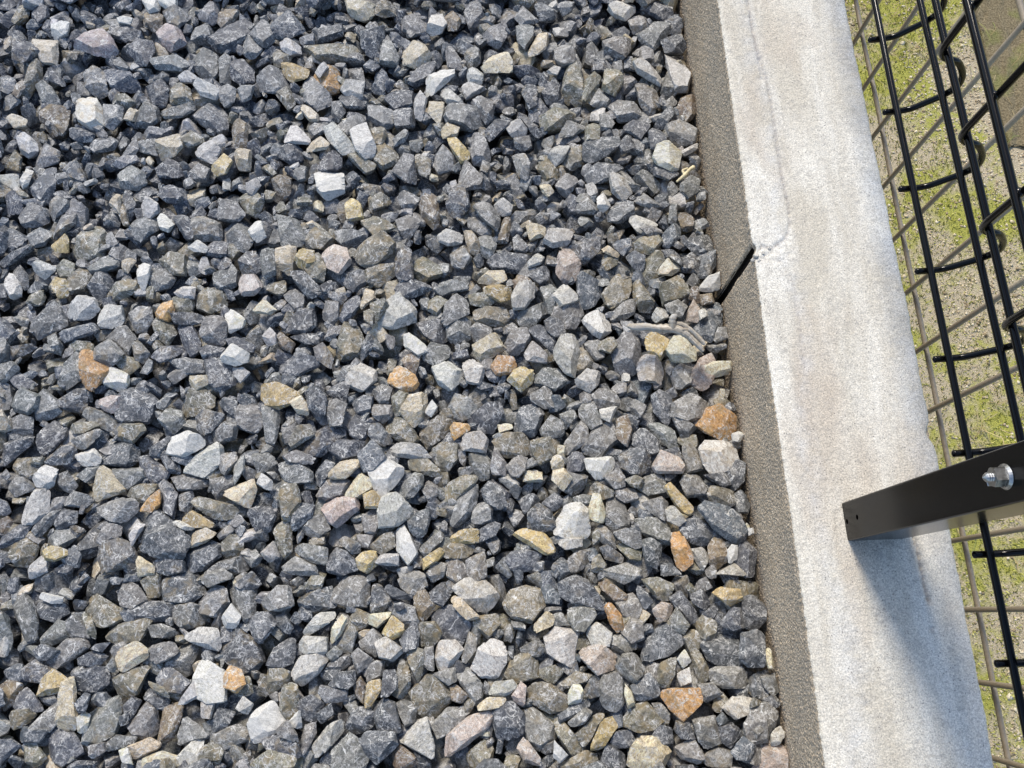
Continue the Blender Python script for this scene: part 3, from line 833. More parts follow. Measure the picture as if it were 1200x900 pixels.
p 660,390 700,315 780,345 805,380 790,415 680,415
g 800,300 840,275 890,360 890,395 820,415 805,360
k 505,340 560,300 620,315 660,370 640,420 560,425 510,390
k 250,330 320,320 350,360 330,405 260,410
t 180,350 220,318 240,370 240,390 190,402
w 345,355 470,348 475,390 440,435 390,450 355,400
u 190,450 225,395 350,430 340,480 290,525 240,500
g 0,360 30,335 70,350 65,400 30,435 0,430
t 195,400 240,395 280,440 240,500 190,450
g 590,490 620,440 690,418 720,450 715,505 640,520
v 530,450 580,430 620,450 600,490 560,480
g 435,440 500,395 530,450 530,480 480,490
g 790,460 810,425 870,430 910,490 890,525 820,525
y 720,490 740,462 790,510 845,580 830,610 790,600 740,530
v 915,500 930,475 1030,500 1035,560 1000,580 920,540
k 905,430 1000,415 1025,470 990,485
k 1035,530 1080,500 1130,560 1110,600 1050,605
n 850,600 920,560 1000,570 1070,640 1100,700 1050,745 1000,745 950,680 880,640
t 360,590 380,520 410,520 435,600 430,650 370,630
w 195,670 250,580 310,560 350,600 362,690 340,718 260,720 210,705
k 80,610 120,560 180,600 205,670 170,690 80,680
y 10,710 60,680 140,695 195,750 195,790 150,795 60,745
l 215,760 230,715 330,725 330,760 260,775
g 440,600 450,540 510,530 550,640 540,680 480,690 440,650
g 255,545 330,520 370,525 355,590 300,555
g 605,560 700,530 730,560 720,640 640,600
g 490,490 570,490 590,540 530,555 490,530
v 360,490 400,460 480,500 470,530 420,540
k 140,560 200,510 250,560 200,600
g 575,640 630,628 710,635 735,680 740,750 680,740 610,700
g 395,680 420,655 490,720 480,775 420,740
g 480,700 530,680 600,700 605,760 570,770 500,730
l 720,590 750,572 810,640 780,665 730,640
k 775,670 850,620 930,680 935,720 900,765 830,740
o 740,690 790,690 840,790 845,830 800,872 770,850 750,780
b 920,770 940,725 1000,745 1010,830 960,880 925,840
w 1010,780 1030,755 1055,760 1055,825 1015,838
k 1060,750 1130,735 1185,790 1170,890 1130,900 1070,830
g 830,770 890,760 920,820 890,875 850,820
k 605,740 650,725 700,760 680,870 630,840
v 480,750 540,740 605,780 600,825 550,820
k 415,770 450,755 520,810 510,840 440,820
g 250,830 310,780 380,790 360,850 290,885 255,870
v 380,820 410,800 440,850 420,885 370,880
l 960,890 1050,835 1100,900
g 440,870 540,840 600,870 600,900 440,900
k 0,790 60,780 140,800 110,850 60,880 0,870
k 695,850 740,840 790,890 700,900
w 1105,680 1130,675 1135,700 1110,710
# 0 675
k 760,50 800,0 930,0 955,80 890,125 770,115
v 370,110 440,75 480,100 600,170 590,200 490,240 440,220
v 500,290 560,230 680,200 715,215 660,300 560,315
v 370,150 430,190 465,290 440,300 400,240
g 45,110 100,80 160,130 180,220 170,300 130,300 90,240
k 175,150 200,115 300,125 320,180 260,215 200,195
w 190,105 205,80 295,100 290,132 240,128
u 195,290 270,210 310,220 310,290 250,325 200,325
u 315,220 350,180 400,230 420,290 370,290 330,290
v 660,20 690,0 750,0 745,90 700,100
g 560,90 590,20 650,50 690,110 640,155 580,140
k 605,165 700,125 810,120 800,200 760,215 640,205
g 790,190 820,140 900,130 980,160 980,220 860,245
u 910,130 1000,50 1060,60 1070,130 1020,190 960,180
g 1075,60 1140,40 1200,70 1190,200 1160,220 1100,150
w 1040,200 1085,135 1130,190 1110,245 1060,240
g 705,235 760,225 850,265 830,290 720,285
g 720,330 820,300 835,360 790,390 740,410 710,390
l 870,290 930,245 1020,250 1040,320 1030,350 960,335
k 1030,320 1060,250 1130,250 1200,310 1200,440 1160,468 1060,400
w 910,560 915,470 940,395 980,395 1055,450 1060,580 970,585
o 1055,470 1080,425 1130,440 1150,500 1110,545 1055,520
v 1130,480 1170,470 1185,550 1130,570 1100,545
t 540,360 640,312 690,350 690,385 590,445 540,430
u 495,430 530,380 545,430 540,460
v 540,450 600,440 690,390 700,430 650,550 600,578 545,570
k 345,440 430,415 500,430 518,490 460,545 360,540
k 370,390 450,345 500,380 460,430 375,420
g 215,400 330,300 400,300 415,340 300,420 260,440
k 100,440 170,395 250,440 210,500 120,490
y 180,555 200,490 250,440 315,480 290,540 230,560
t 270,700 300,500 350,485 360,610 365,700 330,738
g 150,710 240,610 300,560 270,690 240,725
b 0,520 50,490 105,510 60,600 10,640
k 75,610 120,505 180,580 210,630 110,640
v 20,710 60,635 130,625 165,650 120,700 50,725
n 80,760 110,710 220,725 180,780 110,780
k 225,780 250,715 350,745 400,820 300,885 230,850
v 115,850 120,790 170,780 220,850 180,890 130,880
k 355,600 400,550 425,560 400,640 370,640
g 405,650 480,600 560,570 570,640 540,740 450,785 400,780
c 368,665 400,640 425,650 400,750 375,730
k 580,610 620,568 665,590 630,650 600,680
g 605,700 690,590 735,630 745,750 640,755
b 750,770 775,620 850,595 855,650 820,750 770,780
k 740,480 790,405 890,500 850,550 760,540
v 700,470 740,530 840,570 830,590 740,550 705,510
k 660,560 690,515 790,580 780,630 730,620
l 830,605 905,500 925,565 870,600
g 830,790 870,660 980,740 975,760 860,790
t 605,800 700,760 750,785 740,810 640,855 600,840
c 555,820 600,800 620,880 580,875
g 495,780 540,745 640,755 620,790 510,820
g 410,800 490,780 495,820 430,865
t 680,850 760,825 840,850 830,900 680,900
w 835,845 900,780 950,762 940,850 920,900 860,900
v 940,830 990,755 1045,820 1030,880 950,895
g 1000,750 1110,695 1160,720 1160,770 1050,815
k 990,690 1030,620 1110,640 1060,710 1000,740
l 1110,620 1140,565 1185,600 1160,655
l 945,590 1010,585 990,665 945,660
w 1165,700 1200,640 1200,770 1180,755
l 0,180 30,200 50,300 35,365 0,370
k 160,350 200,320 275,350 220,395 165,390
k 0,770 60,770 100,800 20,870 0,880
k 450,320 520,310 480,355 430,340
k 1100,40 1150,0 1200,0 1200,60 1130,60
g 950,20 960,0 1110,0 980,50
k 560,660 600,640 600,690 560,710
k 310,890 370,865 450,870 440,900 310,900
# 300 675
k 205,110 280,65 365,50 370,80 390,145 260,165 220,150
g 355,80 420,10 500,0 530,30 520,140 430,145 370,120
g 25,125 100,50 155,50 170,140 110,160 50,155
k 540,170 550,20 590,30 630,120 600,160 560,178
k 595,60 620,42 735,100 720,115 640,100
g 670,20 700,0 790,0 800,50 730,90 690,60
b 735,90 790,70 840,140 790,210 760,200
k 815,80 890,15 920,80 870,140 830,120
l 925,60 990,10 1040,0 1085,30 1135,90 1080,185 1010,140
t 905,120 935,90 1000,150 1040,190 990,205
k 820,190 890,140 960,145 1010,220 960,315 870,300
v 770,220 840,220 870,270 830,330 770,325
k 680,300 740,200 765,260 760,330 700,355
g 640,180 680,130 740,150 760,220 700,250 660,210
y 595,270 640,190 690,230 695,270 640,295
t 525,220 540,180 630,170 620,200 570,240
v 440,200 470,155 530,180 520,230 480,262
l 215,270 290,180 385,160 380,185 300,240 225,280
t 340,290 390,180 425,200 400,270 355,320
g 380,330 440,215 475,260 450,355 400,350
l 185,360 230,285 330,290 330,360 270,370
l 175,450 210,380 310,360 330,400 290,460 210,515 175,480
g 330,370 370,330 410,360 360,400
g 325,430 380,380 440,365 445,410 400,445
g 485,310 550,245 590,290 560,380 500,340
l 560,310 610,290 690,345 640,395 580,380
g 450,370 480,340 560,400 480,450
g 490,455 560,400 600,400 590,470 530,500
k 320,510 380,455 460,445 465,500 430,530
u 300,550 310,515 420,530 430,590 330,590
k 60,420 90,340 150,290 190,310 180,400 120,430
v 50,500 60,430 110,430 160,450 150,500 60,555
w 0,630 75,592 135,680 60,760 0,775
w 160,680 205,630 215,720 180,710
v 110,540 150,505 195,520 195,640 150,670 110,620
k 190,590 260,560 320,600 280,690 230,670
k 280,650 350,600 360,650 300,700
k 590,560 600,450 650,440 660,520 620,560
v 640,550 680,380 720,420 725,520 680,575
v 700,370 740,340 785,350 780,460 740,515 725,420
b 460,520 490,475 520,520 505,600 470,560
y 505,610 525,500 580,490 590,530 530,620
g 790,340 830,335 835,440 790,430
l 840,400 860,310 930,305 970,350 910,430 870,455
g 965,390 1000,260 1035,280 1030,350 990,400
l 1015,430 1050,340 1110,290 1175,310 1170,400 1130,470 1060,470
v 725,540 800,470 870,460 915,530 915,580 820,680 760,640
u 935,470 985,410 1060,510 1060,580 1030,610 980,540
b 910,520 940,510 990,560 960,595 920,580
k 425,700 460,620 540,620 570,690 480,740 430,720
k 545,620 590,575 650,600 680,720 640,738 580,735
k 480,770 510,730 640,735 660,790 560,880 530,860
l 675,740 800,670 830,790 825,860 720,800 680,780
g 830,690 900,620 1000,610 1000,640 900,740 860,760
p 880,830 900,740 1000,660 1105,635 1080,710 960,800 890,850
k 1110,640 1150,600 1200,590 1200,760 1140,780
t 1040,610 1090,570 1180,575 1130,620 1050,630
v 970,850 1090,750 1110,820 1090,900 1000,900
b 645,830 680,795 750,850 750,900 650,900
g 365,820 440,740 500,790 520,860 500,900 370,900
u 205,800 230,700 275,690 280,740 240,820 205,850
l 270,790 340,700 400,675 410,740 290,855
k 30,770 90,740 190,780 205,830 190,850 60,820
g 100,720 150,675 190,740 200,780 110,750
v 0,860 60,820 180,850 160,900 0,900
k 0,170 60,175 90,230 30,310 0,300
k 90,190 140,180 170,240 150,275 100,230
g 660,600 700,580 755,600 740,680 700,700 670,640
v 1020,230 1040,190 1130,180 1145,230 1090,290
l 1090,560 1120,500 1200,490 1200,545 1150,570
g 830,460 930,430 940,490 900,510
k 650,130 690,125 700,150 650,170
# 600 675
v 0,70 60,50 130,70 150,140 90,215 0,195
n 140,60 170,40 225,90 215,130 160,125
k 215,45 300,0 350,20 430,130 420,160 300,135 230,100
b 370,0 450,20 535,85 530,110 470,110 420,60
o 435,150 470,125 515,190 520,240 495,270 460,220
g 480,110 570,70 605,150 590,195 520,190
v 600,20 680,10 750,40 740,110 690,120 640,60
k 580,40 620,60 660,120 620,155 590,100
g 265,160 300,140 380,155 390,190 340,255 290,250 265,200
t 105,230 160,170 200,190 190,230 110,265
g 195,180 230,170 270,230 200,232
k 740,110 790,70 860,170 870,200 830,225 780,170
p 660,160 700,125 755,140 740,190 690,215
g 730,220 770,155 830,230 800,270 740,240
y 945,80 980,55 1060,65 1075,110 1020,140
k 1080,110 1140,95 1190,140 1190,210 1150,255 1090,240
k 975,230 1030,150 1080,160 1085,240 1040,255
v 860,220 900,175 955,220 950,280 910,310 870,280
k 890,320 970,250 1050,290 1075,370 1070,440 980,425 920,390
k 1075,280 1170,255 1180,320 1180,420 1120,425 1070,390
k 600,390 640,290 710,225 790,260 800,320 740,370 640,395
g 515,260 560,200 610,210 615,290 560,315
l 330,270 400,220 465,270 450,330 380,330
g 460,340 480,280 520,275 590,320 580,350 510,365
l 155,290 200,240 310,260 300,340 275,425 170,360
p 320,370 350,330 410,325 500,370 480,430 400,460 360,420
g 490,420 520,370 570,365 625,430 570,500 500,450
v 680,460 700,410 770,380 760,460 730,520 690,510
w 775,390 810,345 840,400 800,430
l 775,460 830,430 840,500 790,515
v 840,345 870,340 920,430 920,480 880,500 850,420
g 925,450 960,430 1080,430 1125,470 1110,520 1000,525 930,490
k 1110,540 1120,470 1180,440 1200,450 1200,590 1130,560
g 410,530 430,470 490,455 525,510 525,590 470,655 430,620
k 335,545 370,480 430,450 410,560 360,570
t 525,500 545,495 560,560 585,590 545,618 530,570
k 555,520 640,460 685,520 680,560 620,587 570,570
o 700,560 720,535 870,530 885,590 850,630 800,682 750,630
v 510,680 560,620 620,590 700,680 660,720 600,730 520,700
g 655,600 700,600 740,650 735,690 700,690
v 65,540 110,505 190,510 265,580 260,620 180,640 100,600
c 265,550 290,500 330,515 325,590 265,600
p 0,560 40,500 65,520 55,620 10,590
g 55,640 100,615 195,700 195,770 130,815 80,790
v 170,640 200,640 340,800 330,830 270,830 220,760
k 220,640 370,570 395,580 300,650 230,680
g 260,690 340,620 375,640 340,690 270,710
v 300,740 390,650 440,640 400,720 340,795
y 370,800 420,680 500,650 505,690 430,800 380,815
k 465,775 490,730 550,725 575,770 560,800 490,810
t 550,900 560,800 600,755 680,760 740,820 700,900
w 195,850 200,775 260,840 225,875
p 25,810 60,760 130,850 130,890 60,870
g 760,800 850,765 895,840 870,880 800,860
k 760,720 770,680 830,690 855,760 790,758
g 850,680 950,660 985,770 900,812 870,760
g 870,510 940,505 980,550 920,600 880,560
l 990,620 1040,565 1120,570 1120,640 1050,672
k 955,670 985,640 1020,680 970,700
k 970,710 1030,690 1080,740 1020,805 980,770
g 1090,690 1140,620 1200,600 1200,770 1110,780
n 1030,820 1080,755 1140,800 1110,860 1050,855
g 890,850 960,800 1025,820 1020,890 920,890
k 410,890 450,790 530,840 530,900
v 240,880 340,820 400,830 400,900 230,900
v 0,390 50,360 110,390 125,470 0,500
v 130,440 200,420 240,450 200,500 130,490
v 220,500 290,450 380,465 360,490 260,525
g 40,340 120,295 160,350 130,380 50,360
k 650,770 690,700 760,720 760,780 700,795
k 0,620 50,650 50,730 0,760
v 1130,570 1170,590 1150,610 1110,620
k 820,70 890,65 930,120 900,160 850,130
# 820 675
g 300,480 360,460 380,540 350,560 310,520
k 310,580 370,550 395,600 355,630
g 240,600 310,600 360,640 340,740 260,780 220,700
p 320,900 400,750 470,800 475,900
l 370,740 410,690 435,740 400,790 370,790
t 300,350 330,330 345,430 320,430
g 1,790 260,780 320,800 330,850 250,880
k 195,270 290,260 300,430 200,410
"""

# ------------------------------------------------------------------ gravel bed
def surf(Y): return 0.002 - 0.040 * Y            # level of the bed, falling gently away from the camera
def ico(n):
    bm = bmesh.new(); bmesh.ops.create_icosphere(bm, subdivisions=n, radius=1)
    V = np.array([v.co[:] for v in bm.verts]); T = np.array([[v.index for v in f.verts] for f in bm.faces]); bm.free()
    return V / np.linalg.norm(V, axis=1)[:, None], T
ICO = {n: ico(n) for n in (2, 3, 4)}

class Stone:
    """a convex broken stone: planes (normals N, distances D) round its centre, plus roughness"""
    def __init__(s, N, D, size, sc=(1, 1, 1), rot=None):
        s.N, s.D, s.size, s.sc, s.rot = N, D, size, np.array(sc), rot
        s.K = RNG.normal(size=(9, 3)); s.ph = RNG.uniform(0, 6.28, 9)
        s.K *= (np.repeat([5.0, 11.0, 21.0], 3) / np.linalg.norm(s.K, axis=1))[:, None]
        s.A = np.repeat([.010, .009, .008], 3) * RNG.uniform(.6, 1.4, 9)
    def verts(s, lod):
        U = ICO[lod][0]
        A = s.N / s.D[:, None]
        q = U @ A.T; k = np.arange(len(U))
        i1 = q.argmax(1); q2 = q.copy(); q2[k, i1] = -9; i2 = q2.argmax(1)
        dA = A[i1] - A[i2]; L = np.linalg.norm(dA, axis=1) + 1e-9
        off = (U * dA).sum(1) / L                     # how far the vertex lies from the crest between its two faces
        near = off < {2: .26, 3: .135, 4: .068}[lod]
        U = np.where(near[:, None], U - (off / L)[:, None] * dA, U)   # pull it onto the crest, so edges stay crisp
        V = U / (U @ A.T).max(1)[:, None]
        w = V / (s.size if s.rot is None else 1.0)
        r2 = 1 + (np.sin(w @ s.K.T * .8 + s.ph) * s.A).sum(1)
        V = V * r2[:, None] * s.sc
        return V if s.rot is None else V @ s.rot.T

def rand_stone(L, flat=1.0, tilt=.35):
    n = RNG.integers(6, 11)
    N = RNG.normal(size=(n, 3)); N /= np.linalg.norm(N, axis=1)[:, None]
    N = np.vstack([N, [[0, 0, 1], [0, 0, -1], [1, 0, 0], [-1, 0, 0], [0, 1, 0], [0, -1, 0]]])
    D = RNG.uniform(.62, 1.0, len(N)); D[n:] = 1.0
    b, c = RNG.uniform(.48, .90), RNG.uniform(.34, .60) * flat
    a1, a2, a3 = RNG.uniform(0, 6.28), RNG.normal(0, tilt), RNG.normal(0, tilt)
    rot = np.array((Matrix.Rotation(a1, 3, 'Z') @ Matrix.Rotation(a2, 3, 'X') @ Matrix.Rotation(a3, 3, 'Y')))
    return Stone(N, D, 1.0, np.array([1, b, c]) * L * .5 * 1.12, rot)

def poly_stone(P):
    """stone whose outline seen from above is the polygon P (metres, centred)"""
    area = .5 * np.sum(P[:, 0] * np.roll(P[:, 1], -1) - np.roll(P[:, 0], -1) * P[:, 1])
    if area < 0: P = P[::-1]; area = -area
    T = math.sqrt(area) * RNG.uniform(.44, .64)
    N, D = [], []
    dmin = .30 * math.sqrt(area)
    for i in range(len(P)):
        e = P[(i + 1) % len(P)] - P[i]; l = np.linalg.norm(e)
        if l < 1e-5: continue
        nh = np.array([e[1], -e[0]]) / l; de = max(float(nh @ P[i]), dmin)
        ze = RNG.uniform(-.12, .22) * T
        for al in (RNG.choice([RNG.uniform(.04, .35), RNG.uniform(.35, .85)]), -RNG.uniform(.2, .8)):
            N.append([nh[0] * math.cos(al), nh[1] * math.cos(al), math.sin(al)])
            D.append(de * math.cos(al) + ze * math.sin(al))
    for k in range(3):
        t, a = (RNG.uniform(.02, .26), RNG.uniform(.22, .50), RNG.uniform(.45, .8))[k], RNG.uniform(0, 6.28)
        N.append([math.sin(t) * math.cos(a), math.sin(t) * math.sin(a), math.cos(t)]); D.append(T * (.42, .47, .52)[k])
    N.append([0, 0, -1]); D.append(T * .5)
    return Stone(np.array(N), np.maximum(np.array(D), .2 * T), math.sqrt(area) * .6)

GX0, GX1, GY0, GY1, G = -.86, .2138, -.36, 1.02, .002
NX, NY = int((GX1 - GX0) / G) + 1, int((GY1 - GY0) / G) + 1
YY = GY0 + (np.arange(NY) + .5) * G
H = np.tile((surf(YY) - .046)[None, :], (NX, 1))
def drop(V, x, y, top=None):
    """let the stone down on the heap at (x, y); returns its height"""
    X = V[:, 0] + x; Y = V[:, 1] + y
    i0, j0 = int((X.min() - GX0) / G), int((Y.min() - GY0) / G)
    i1, j1 = int((X.max() - GX0) / G) + 1, int((Y.max() - GY0) / G) + 1
    i = ((X - GX0) / G).astype(int) - i0; j = ((Y - GY0) / G).astype(int) - j0
    nx, ny = i1 - i0 + 1, j1 - j0 + 1
    tp = np.full(nx * ny, -9.); bt = np.full(nx * ny, 9.); k = i * ny + j
    np.maximum.at(tp, k, V[:, 2]); np.minimum.at(bt, k, V[:, 2])
    tp = tp.reshape(nx, ny); bt = bt.reshape(nx, ny)
    a0, b0, a1, b1 = max(0, -i0), max(0, -j0), min(nx, NX - i0), min(ny, NY - j0)
    if a1 <= a0 or b1 <= b0: return surf(y) - .006
    tp, bt = tp[a0:a1, b0:b1], bt[a0:a1, b0:b1]
    h = H[i0 + a0:i0 + a1, j0 + b0:j0 + b1]
    ok = (tp > -8) & (bt < 0)
    z = np.quantile((h - bt)[ok], .80) if ok.any() else surf(y)
    if top is not None:
        z = min(max(z, surf(y) + top[0] - V[:, 2].max()), surf(y) + top[1] - V[:, 2].max())
    m = tp > -8
    h[m] = np.maximum(h[m], tp[m] + z)
    return z

TINT = dict(k=(.090, .100, .121), n=(.090, .110, .142), g=(.196, .197, .196), u=(.185, .192, .200), l=(.38, .375, .365),
            w=(.56, .545, .505), t=(.46, .40, .30), c=(.60, .535, .42), o=(.42, .245, .10), b=(.20, .158, .12),
            y=(.39, .305, .15), v=(.185, .177, .143), p=(.36, .305, .285))
WARM = dict(o=.55, b=.5, y=.6, v=.55, c=.35, t=.3, p=.2)
def rand_rot():
    q, _ = np.linalg.qr(RNG.normal(size=(3, 3))); return q
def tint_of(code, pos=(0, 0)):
    # light and shade painted into the tint: paler near right, darker, bluer far left
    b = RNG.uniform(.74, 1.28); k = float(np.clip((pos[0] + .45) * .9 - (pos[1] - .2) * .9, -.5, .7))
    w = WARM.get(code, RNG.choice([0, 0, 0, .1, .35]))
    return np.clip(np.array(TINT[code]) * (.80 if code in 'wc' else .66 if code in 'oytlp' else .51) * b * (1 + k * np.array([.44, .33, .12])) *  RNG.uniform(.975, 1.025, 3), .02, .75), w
def rand_code(): return RNG.choice(list("kkkkknnnggggguuuvvlt"))

def attrs(me, tint, warm, loc):
    n = len(me.vertices)
    a = me.attributes.new("tint", 'FLOAT_COLOR', 'POINT')
    a.data.foreach_set("color", np.ascontiguousarray(np.hstack([tint, np.ones((n, 1))]), np.float32).ravel())
    a = me.attributes.new("warm", 'FLOAT', 'POINT'); a.data.foreach_set("value", np.ascontiguousarray(warm, np.float32))
    a = me.attributes.new("loc", 'FLOAT_VECTOR', 'POINT'); a.data.foreach_set("vector", np.ascontiguousarray(loc, np.float32).ravel())

class Heap:
    def __init__(s): s.V, s.T, s.C, s.W, s.L, s.n = [], [], [], [], [], 0
    def add(s, V, lod, pos, code):
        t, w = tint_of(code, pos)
        s.T.append(ICO[lod][1] + s.n); s.n += len(V); s.V.append(V + pos)
        s.C.append(np.tile(t, (len(V), 1))); s.W.append(np.full(len(V), w)); s.L.append(V @ rand_rot() + RNG.uniform(-4, 4, 3))
    def build(s, name):
        me = np_mesh(name, np.vstack(s.V), np.vstack(s.T))
        attrs(me, np.vstack(s.C), np.concatenate(s.W), np.vstack(s.L))
        return link(name, me, M['stone'], None, 17)
heap = Heap()

def in_frame(x, y, m=25):
    q = proj([x, y, surf(y)])[0]
    return -m < q[0] < 1200 + m and -m < q[1] < 900 + m
def lowest(n, lo, hi):
    x = RNG.uniform(GX0 + .012, hi, n); y = RNG.uniform(GY0 + .012, GY1 - .012, n)
    h = H[((x - GX0) / G).astype(int), ((y - GY0) / G).astype(int)] - surf(y)
    k = int(np.argmin(h)); return x[k], y[k], h[k]
def keep_off_wall(V, x): return min(x, GX1 - .0005 - V[:, 0].max())

# lower layer
for _ in range(3900):
    L = RNG.uniform(.019, .031)
    x, y, h = lowest(10, 0, GX1 - L * .4)
    st = rand_stone(L, 1, .3); V = st.verts(4); x = keep_off_wall(V, x)
    z = drop(V, x, y, (-.060, -.006))
    lod = 3 if in_frame(x, y) else 2
    heap.add(st.verts(lod), lod, (x, y, z), rand_code())

# the stones that can be told apart in the photograph, each on its own spot
stones = []
ox = oy = 0
for ln in TRACE.strip().splitlines():
    if ln[0] == '#':
        ox, oy = map(float, ln[1:].split()); continue
    w = ln.split(); P = np.array([[float(q) for q in a.split(',')] for a in w[1:]])
    P = P / 4 + [ox, oy]
    ar = .5 * abs(np.sum(P[:, 0] * np.roll(P[:, 1], -1) - np.roll(P[:, 0], -1) * P[:, 1]))
    stones.append(dict(code=w[0], P=P, area=ar, c=P.mean(0)))
def hull(P):
    P = sorted(map(tuple, P)); out = []
    for seq in (P, P[::-1]):
        h = []
        for p in seq:
            while len(h) > 1 and (h[-1][0] - h[-2][0]) * (p[1] - h[-2][1]) - (h[-1][1] - h[-2][1]) * (p[0] - h[-2][0]) <= 0: h.pop()
            h.append(p)
        out += h[:-1]
    return np.array(out)
def parea(P): return .5 * abs(np.sum(P[:, 0] * np.roll(P[:, 1], -1) - np.roll(P[:, 0], -1) * P[:, 1]))
# stones read off in two halves (cut by the border between two crops) are made whole again
for ax, B in ((1, 225), (1, 450), (1, 675), (0, 300), (0, 600)):
    side = {-1: [], 1: []}
    for s in stones:
        on = np.abs(s['P'][:, ax] - B) < .6
        if on.sum() and s['area']:
            sg = 1 if s['P'][:, ax].mean() > B else -1
            v = s['P'][on][:, 1 - ax]; side[sg].append((v.min() - 2, v.max() + 2, s))
    for lo, hi, s in side[-1]:
        best = None
        for lo2, hi2, s2 in side[1]:
            ov = min(hi, hi2) - max(lo, lo2)
            if s2['area'] and ov > .5 * (max(hi, hi2) - min(lo, lo2)) and (best is None or ov > best[0]): best = (ov, s2)
        if best:
            s2 = best[1]
            if s['area'] + s2['area'] < 2600:
                if s2['area'] > s['area']: s['code'] = s2['code']
                s['P'] = hull(np.vstack([s['P'], s2['P']])); s['area'] = parea(s['P']); s['c'] = s['P'].mean(0); s2['area'] = 0
    for sg in (-1, 1):
        for lo, hi, s in side[sg]:
            if s['area'] and (np.abs(s['P'][:, ax] - B) < .6).any() and hi - lo > 6:
                m = np.zeros(2); m[ax] = B - sg * min(9, .3 * (hi - lo)); m[1 - ax] = (lo + hi) / 2 + RNG.uniform(-.2, .2) * (hi - lo)
                s['P'] = hull(np.vstack([s['P'], [m]])); s['area'] = parea(s['P']); s['c'] = s['P'].mean(0)
stones = [s for s in stones if s['area'] > 0]
def to_world(P, dz):
    z = 0.0
    for _ in range(3):
        Q = np.array([at_z(px, py, z) for px, py in P]); z = surf(Q[:, 1].mean()) + dz
    return Q[:, :2]
order = sorted(range(len(stones)), key=lambda i: -stones[i]['area'] * RNG.uniform(.6, 1.4) * (.25 if stones[i]['code'] in 'wcoytpl' else 1))
for i in order:
    s = stones[i]
    Q = to_world(s['P'], -.004); c = Q.mean(0)
    st = poly_stone((Q - c) * 1.15); V = st.verts(4)
    lift = .003 if s['code'] in 'wcoytpl' else 0
    z = drop(V, *c, (-.003 + lift, .007 + lift))
    dz = z - surf(c[1])
    Q = to_world(s['P'], dz); c = Q.mean(0); c[0] = keep_off_wall(V, c[0])
    s.update(V=V, pos=np.array([c[0], c[1], z]))

# stones in the gaps and the bed outside the picture
cnt = 0
for _ in range(3700):
    x, y, h = lowest(24, 0, GX1 - .006)
    inside = in_frame(x, y, 8)
    L = RNG.uniform(.006, .018) if inside else RNG.uniform(.017, .034)
    if inside and h > -.008: continue
    st = rand_stone(L, 1, .5 if inside else .3); V = st.verts(4); x = keep_off_wall(V, x)
    z = drop(V, x, y, (-.016, -.005) if inside else (-.012, .008))
    heap.add(st.verts(3), 3, (x, y, z), rand_code())

# ---- names: how each of the 300 largest looks, and where it lies
WORD = dict(k="dark slate", n="deep blue-grey", g="mid-grey", u="pale blue-grey", l="light grey", w="white", t="tan",
            c="cream", o="rusty orange", b="brown", y="ochre", v="olive-grey", p="pinkish grey")
big = sorted(range(len(stones)), key=lambda i: -stones[i]['area'])[:300]
def form(P):
    q = P - P.mean(0); w, v = np.linalg.eigh(q.T @ q); r = math.sqrt(w[1] / max(w[0], 1e-6))
    if r > 2.1:
        a = math.degrees(math.atan2(-v[1, 1], v[0, 1])) % 180
        return "long upright" if 60 < a < 120 else "long level" if a < 30 or a > 150 else "long slanting"
    n = len(P)
    return "block-shaped" if n <= 4 else "oblong" if r > 1.5 else "five-sided" if n == 5 else "chunky" if n == 6 else "many-sided"
def sizew(a): return "large" if a > 1300 else "medium" if a > 800 else "smaller"
VB = ["top edge", "upper part", "upper-middle", "mid-height", "lower-middle", "lower part", "bottom edge"]
HB = ["far-left", "left", "left-centre", "centre", "right-centre", "right"]
def zone(c):
    v = VB[min(6, int(c[1] / 900 * 7))]
    wx = 808 + .145 * c[1]
    h = "wall side" if c[0] > wx - 45 else HB[min(5, int(c[0] / (wx - 45) * 6))]
    return v + (", " if h[0] == 'w' else ", ") + h
anchors, seen = {}, {}
for i in big:
    if stones[i]['code'] in 'wcotybp' or stones[i]['area'] > 2300:
        s = stones[i]
        t = "%s %s %s stone, %s of the gravel" % (sizew(s['area']), WORD[s['code']], form(s['P']), zone(s['c']))
        t = t.replace("wall side of the gravel", "beside the wall")
        seen.setdefault(t, []).append(i)
for t, ids in seen.items():
    if len(ids) == 1: anchors[ids[0]] = t
    elif len(ids) == 2:
        a, b = sorted(ids, key=lambda i: stones[i]['c'][0])
        anchors[a] = "left-hand " + t; anchors[b] = "right-hand " + t
DIR = ["right of", "above right of", "above", "above left of", "left of", "below left of", "below", "below right of"]
labels, used = {}, set()
short = {i: " ".join(anchors[i].split(" stone,")[0].split()) for i in anchors}
for i in big:
    s = stones[i]
    if i in anchors: labels[i] = anchors[i]; used.add(anchors[i]); continue
    near = sorted((a for a in anchors), key=lambda a: np.linalg.norm(stones[a]['c'] - s['c']))[:6]
    for a in near:
        dv = s['c'] - stones[a]['c']; dd = np.linalg.norm(dv)
        k = int(round(math.degrees(math.atan2(-dv[1], dv[0])) / 45)) % 8
        ad = "just " if dd < 42 else "further "
        t = "%s %s %s stone %s%s the %s one, %s" % (sizew(s['area']), WORD[s['code']], form(s['P']), ad, DIR[k],
            " ".join(w for w in short[a].split() if w not in ('smaller', 'medium', 'left-hand', 'right-hand')), zone(s['c']))
        if len(t.split()) > 16: t = t.split(" ", 1)[1]                     # leave the size out
        if len(t.split()) > 16: t = t.rsplit(",", 1)[0]
        if len(t.split()) > 16: t = t.rsplit(",", 1)[0]
        if t not in used and len(t.split()) <= 16: break
    labels[i] = t; used.add(t)
bigset = set(big)
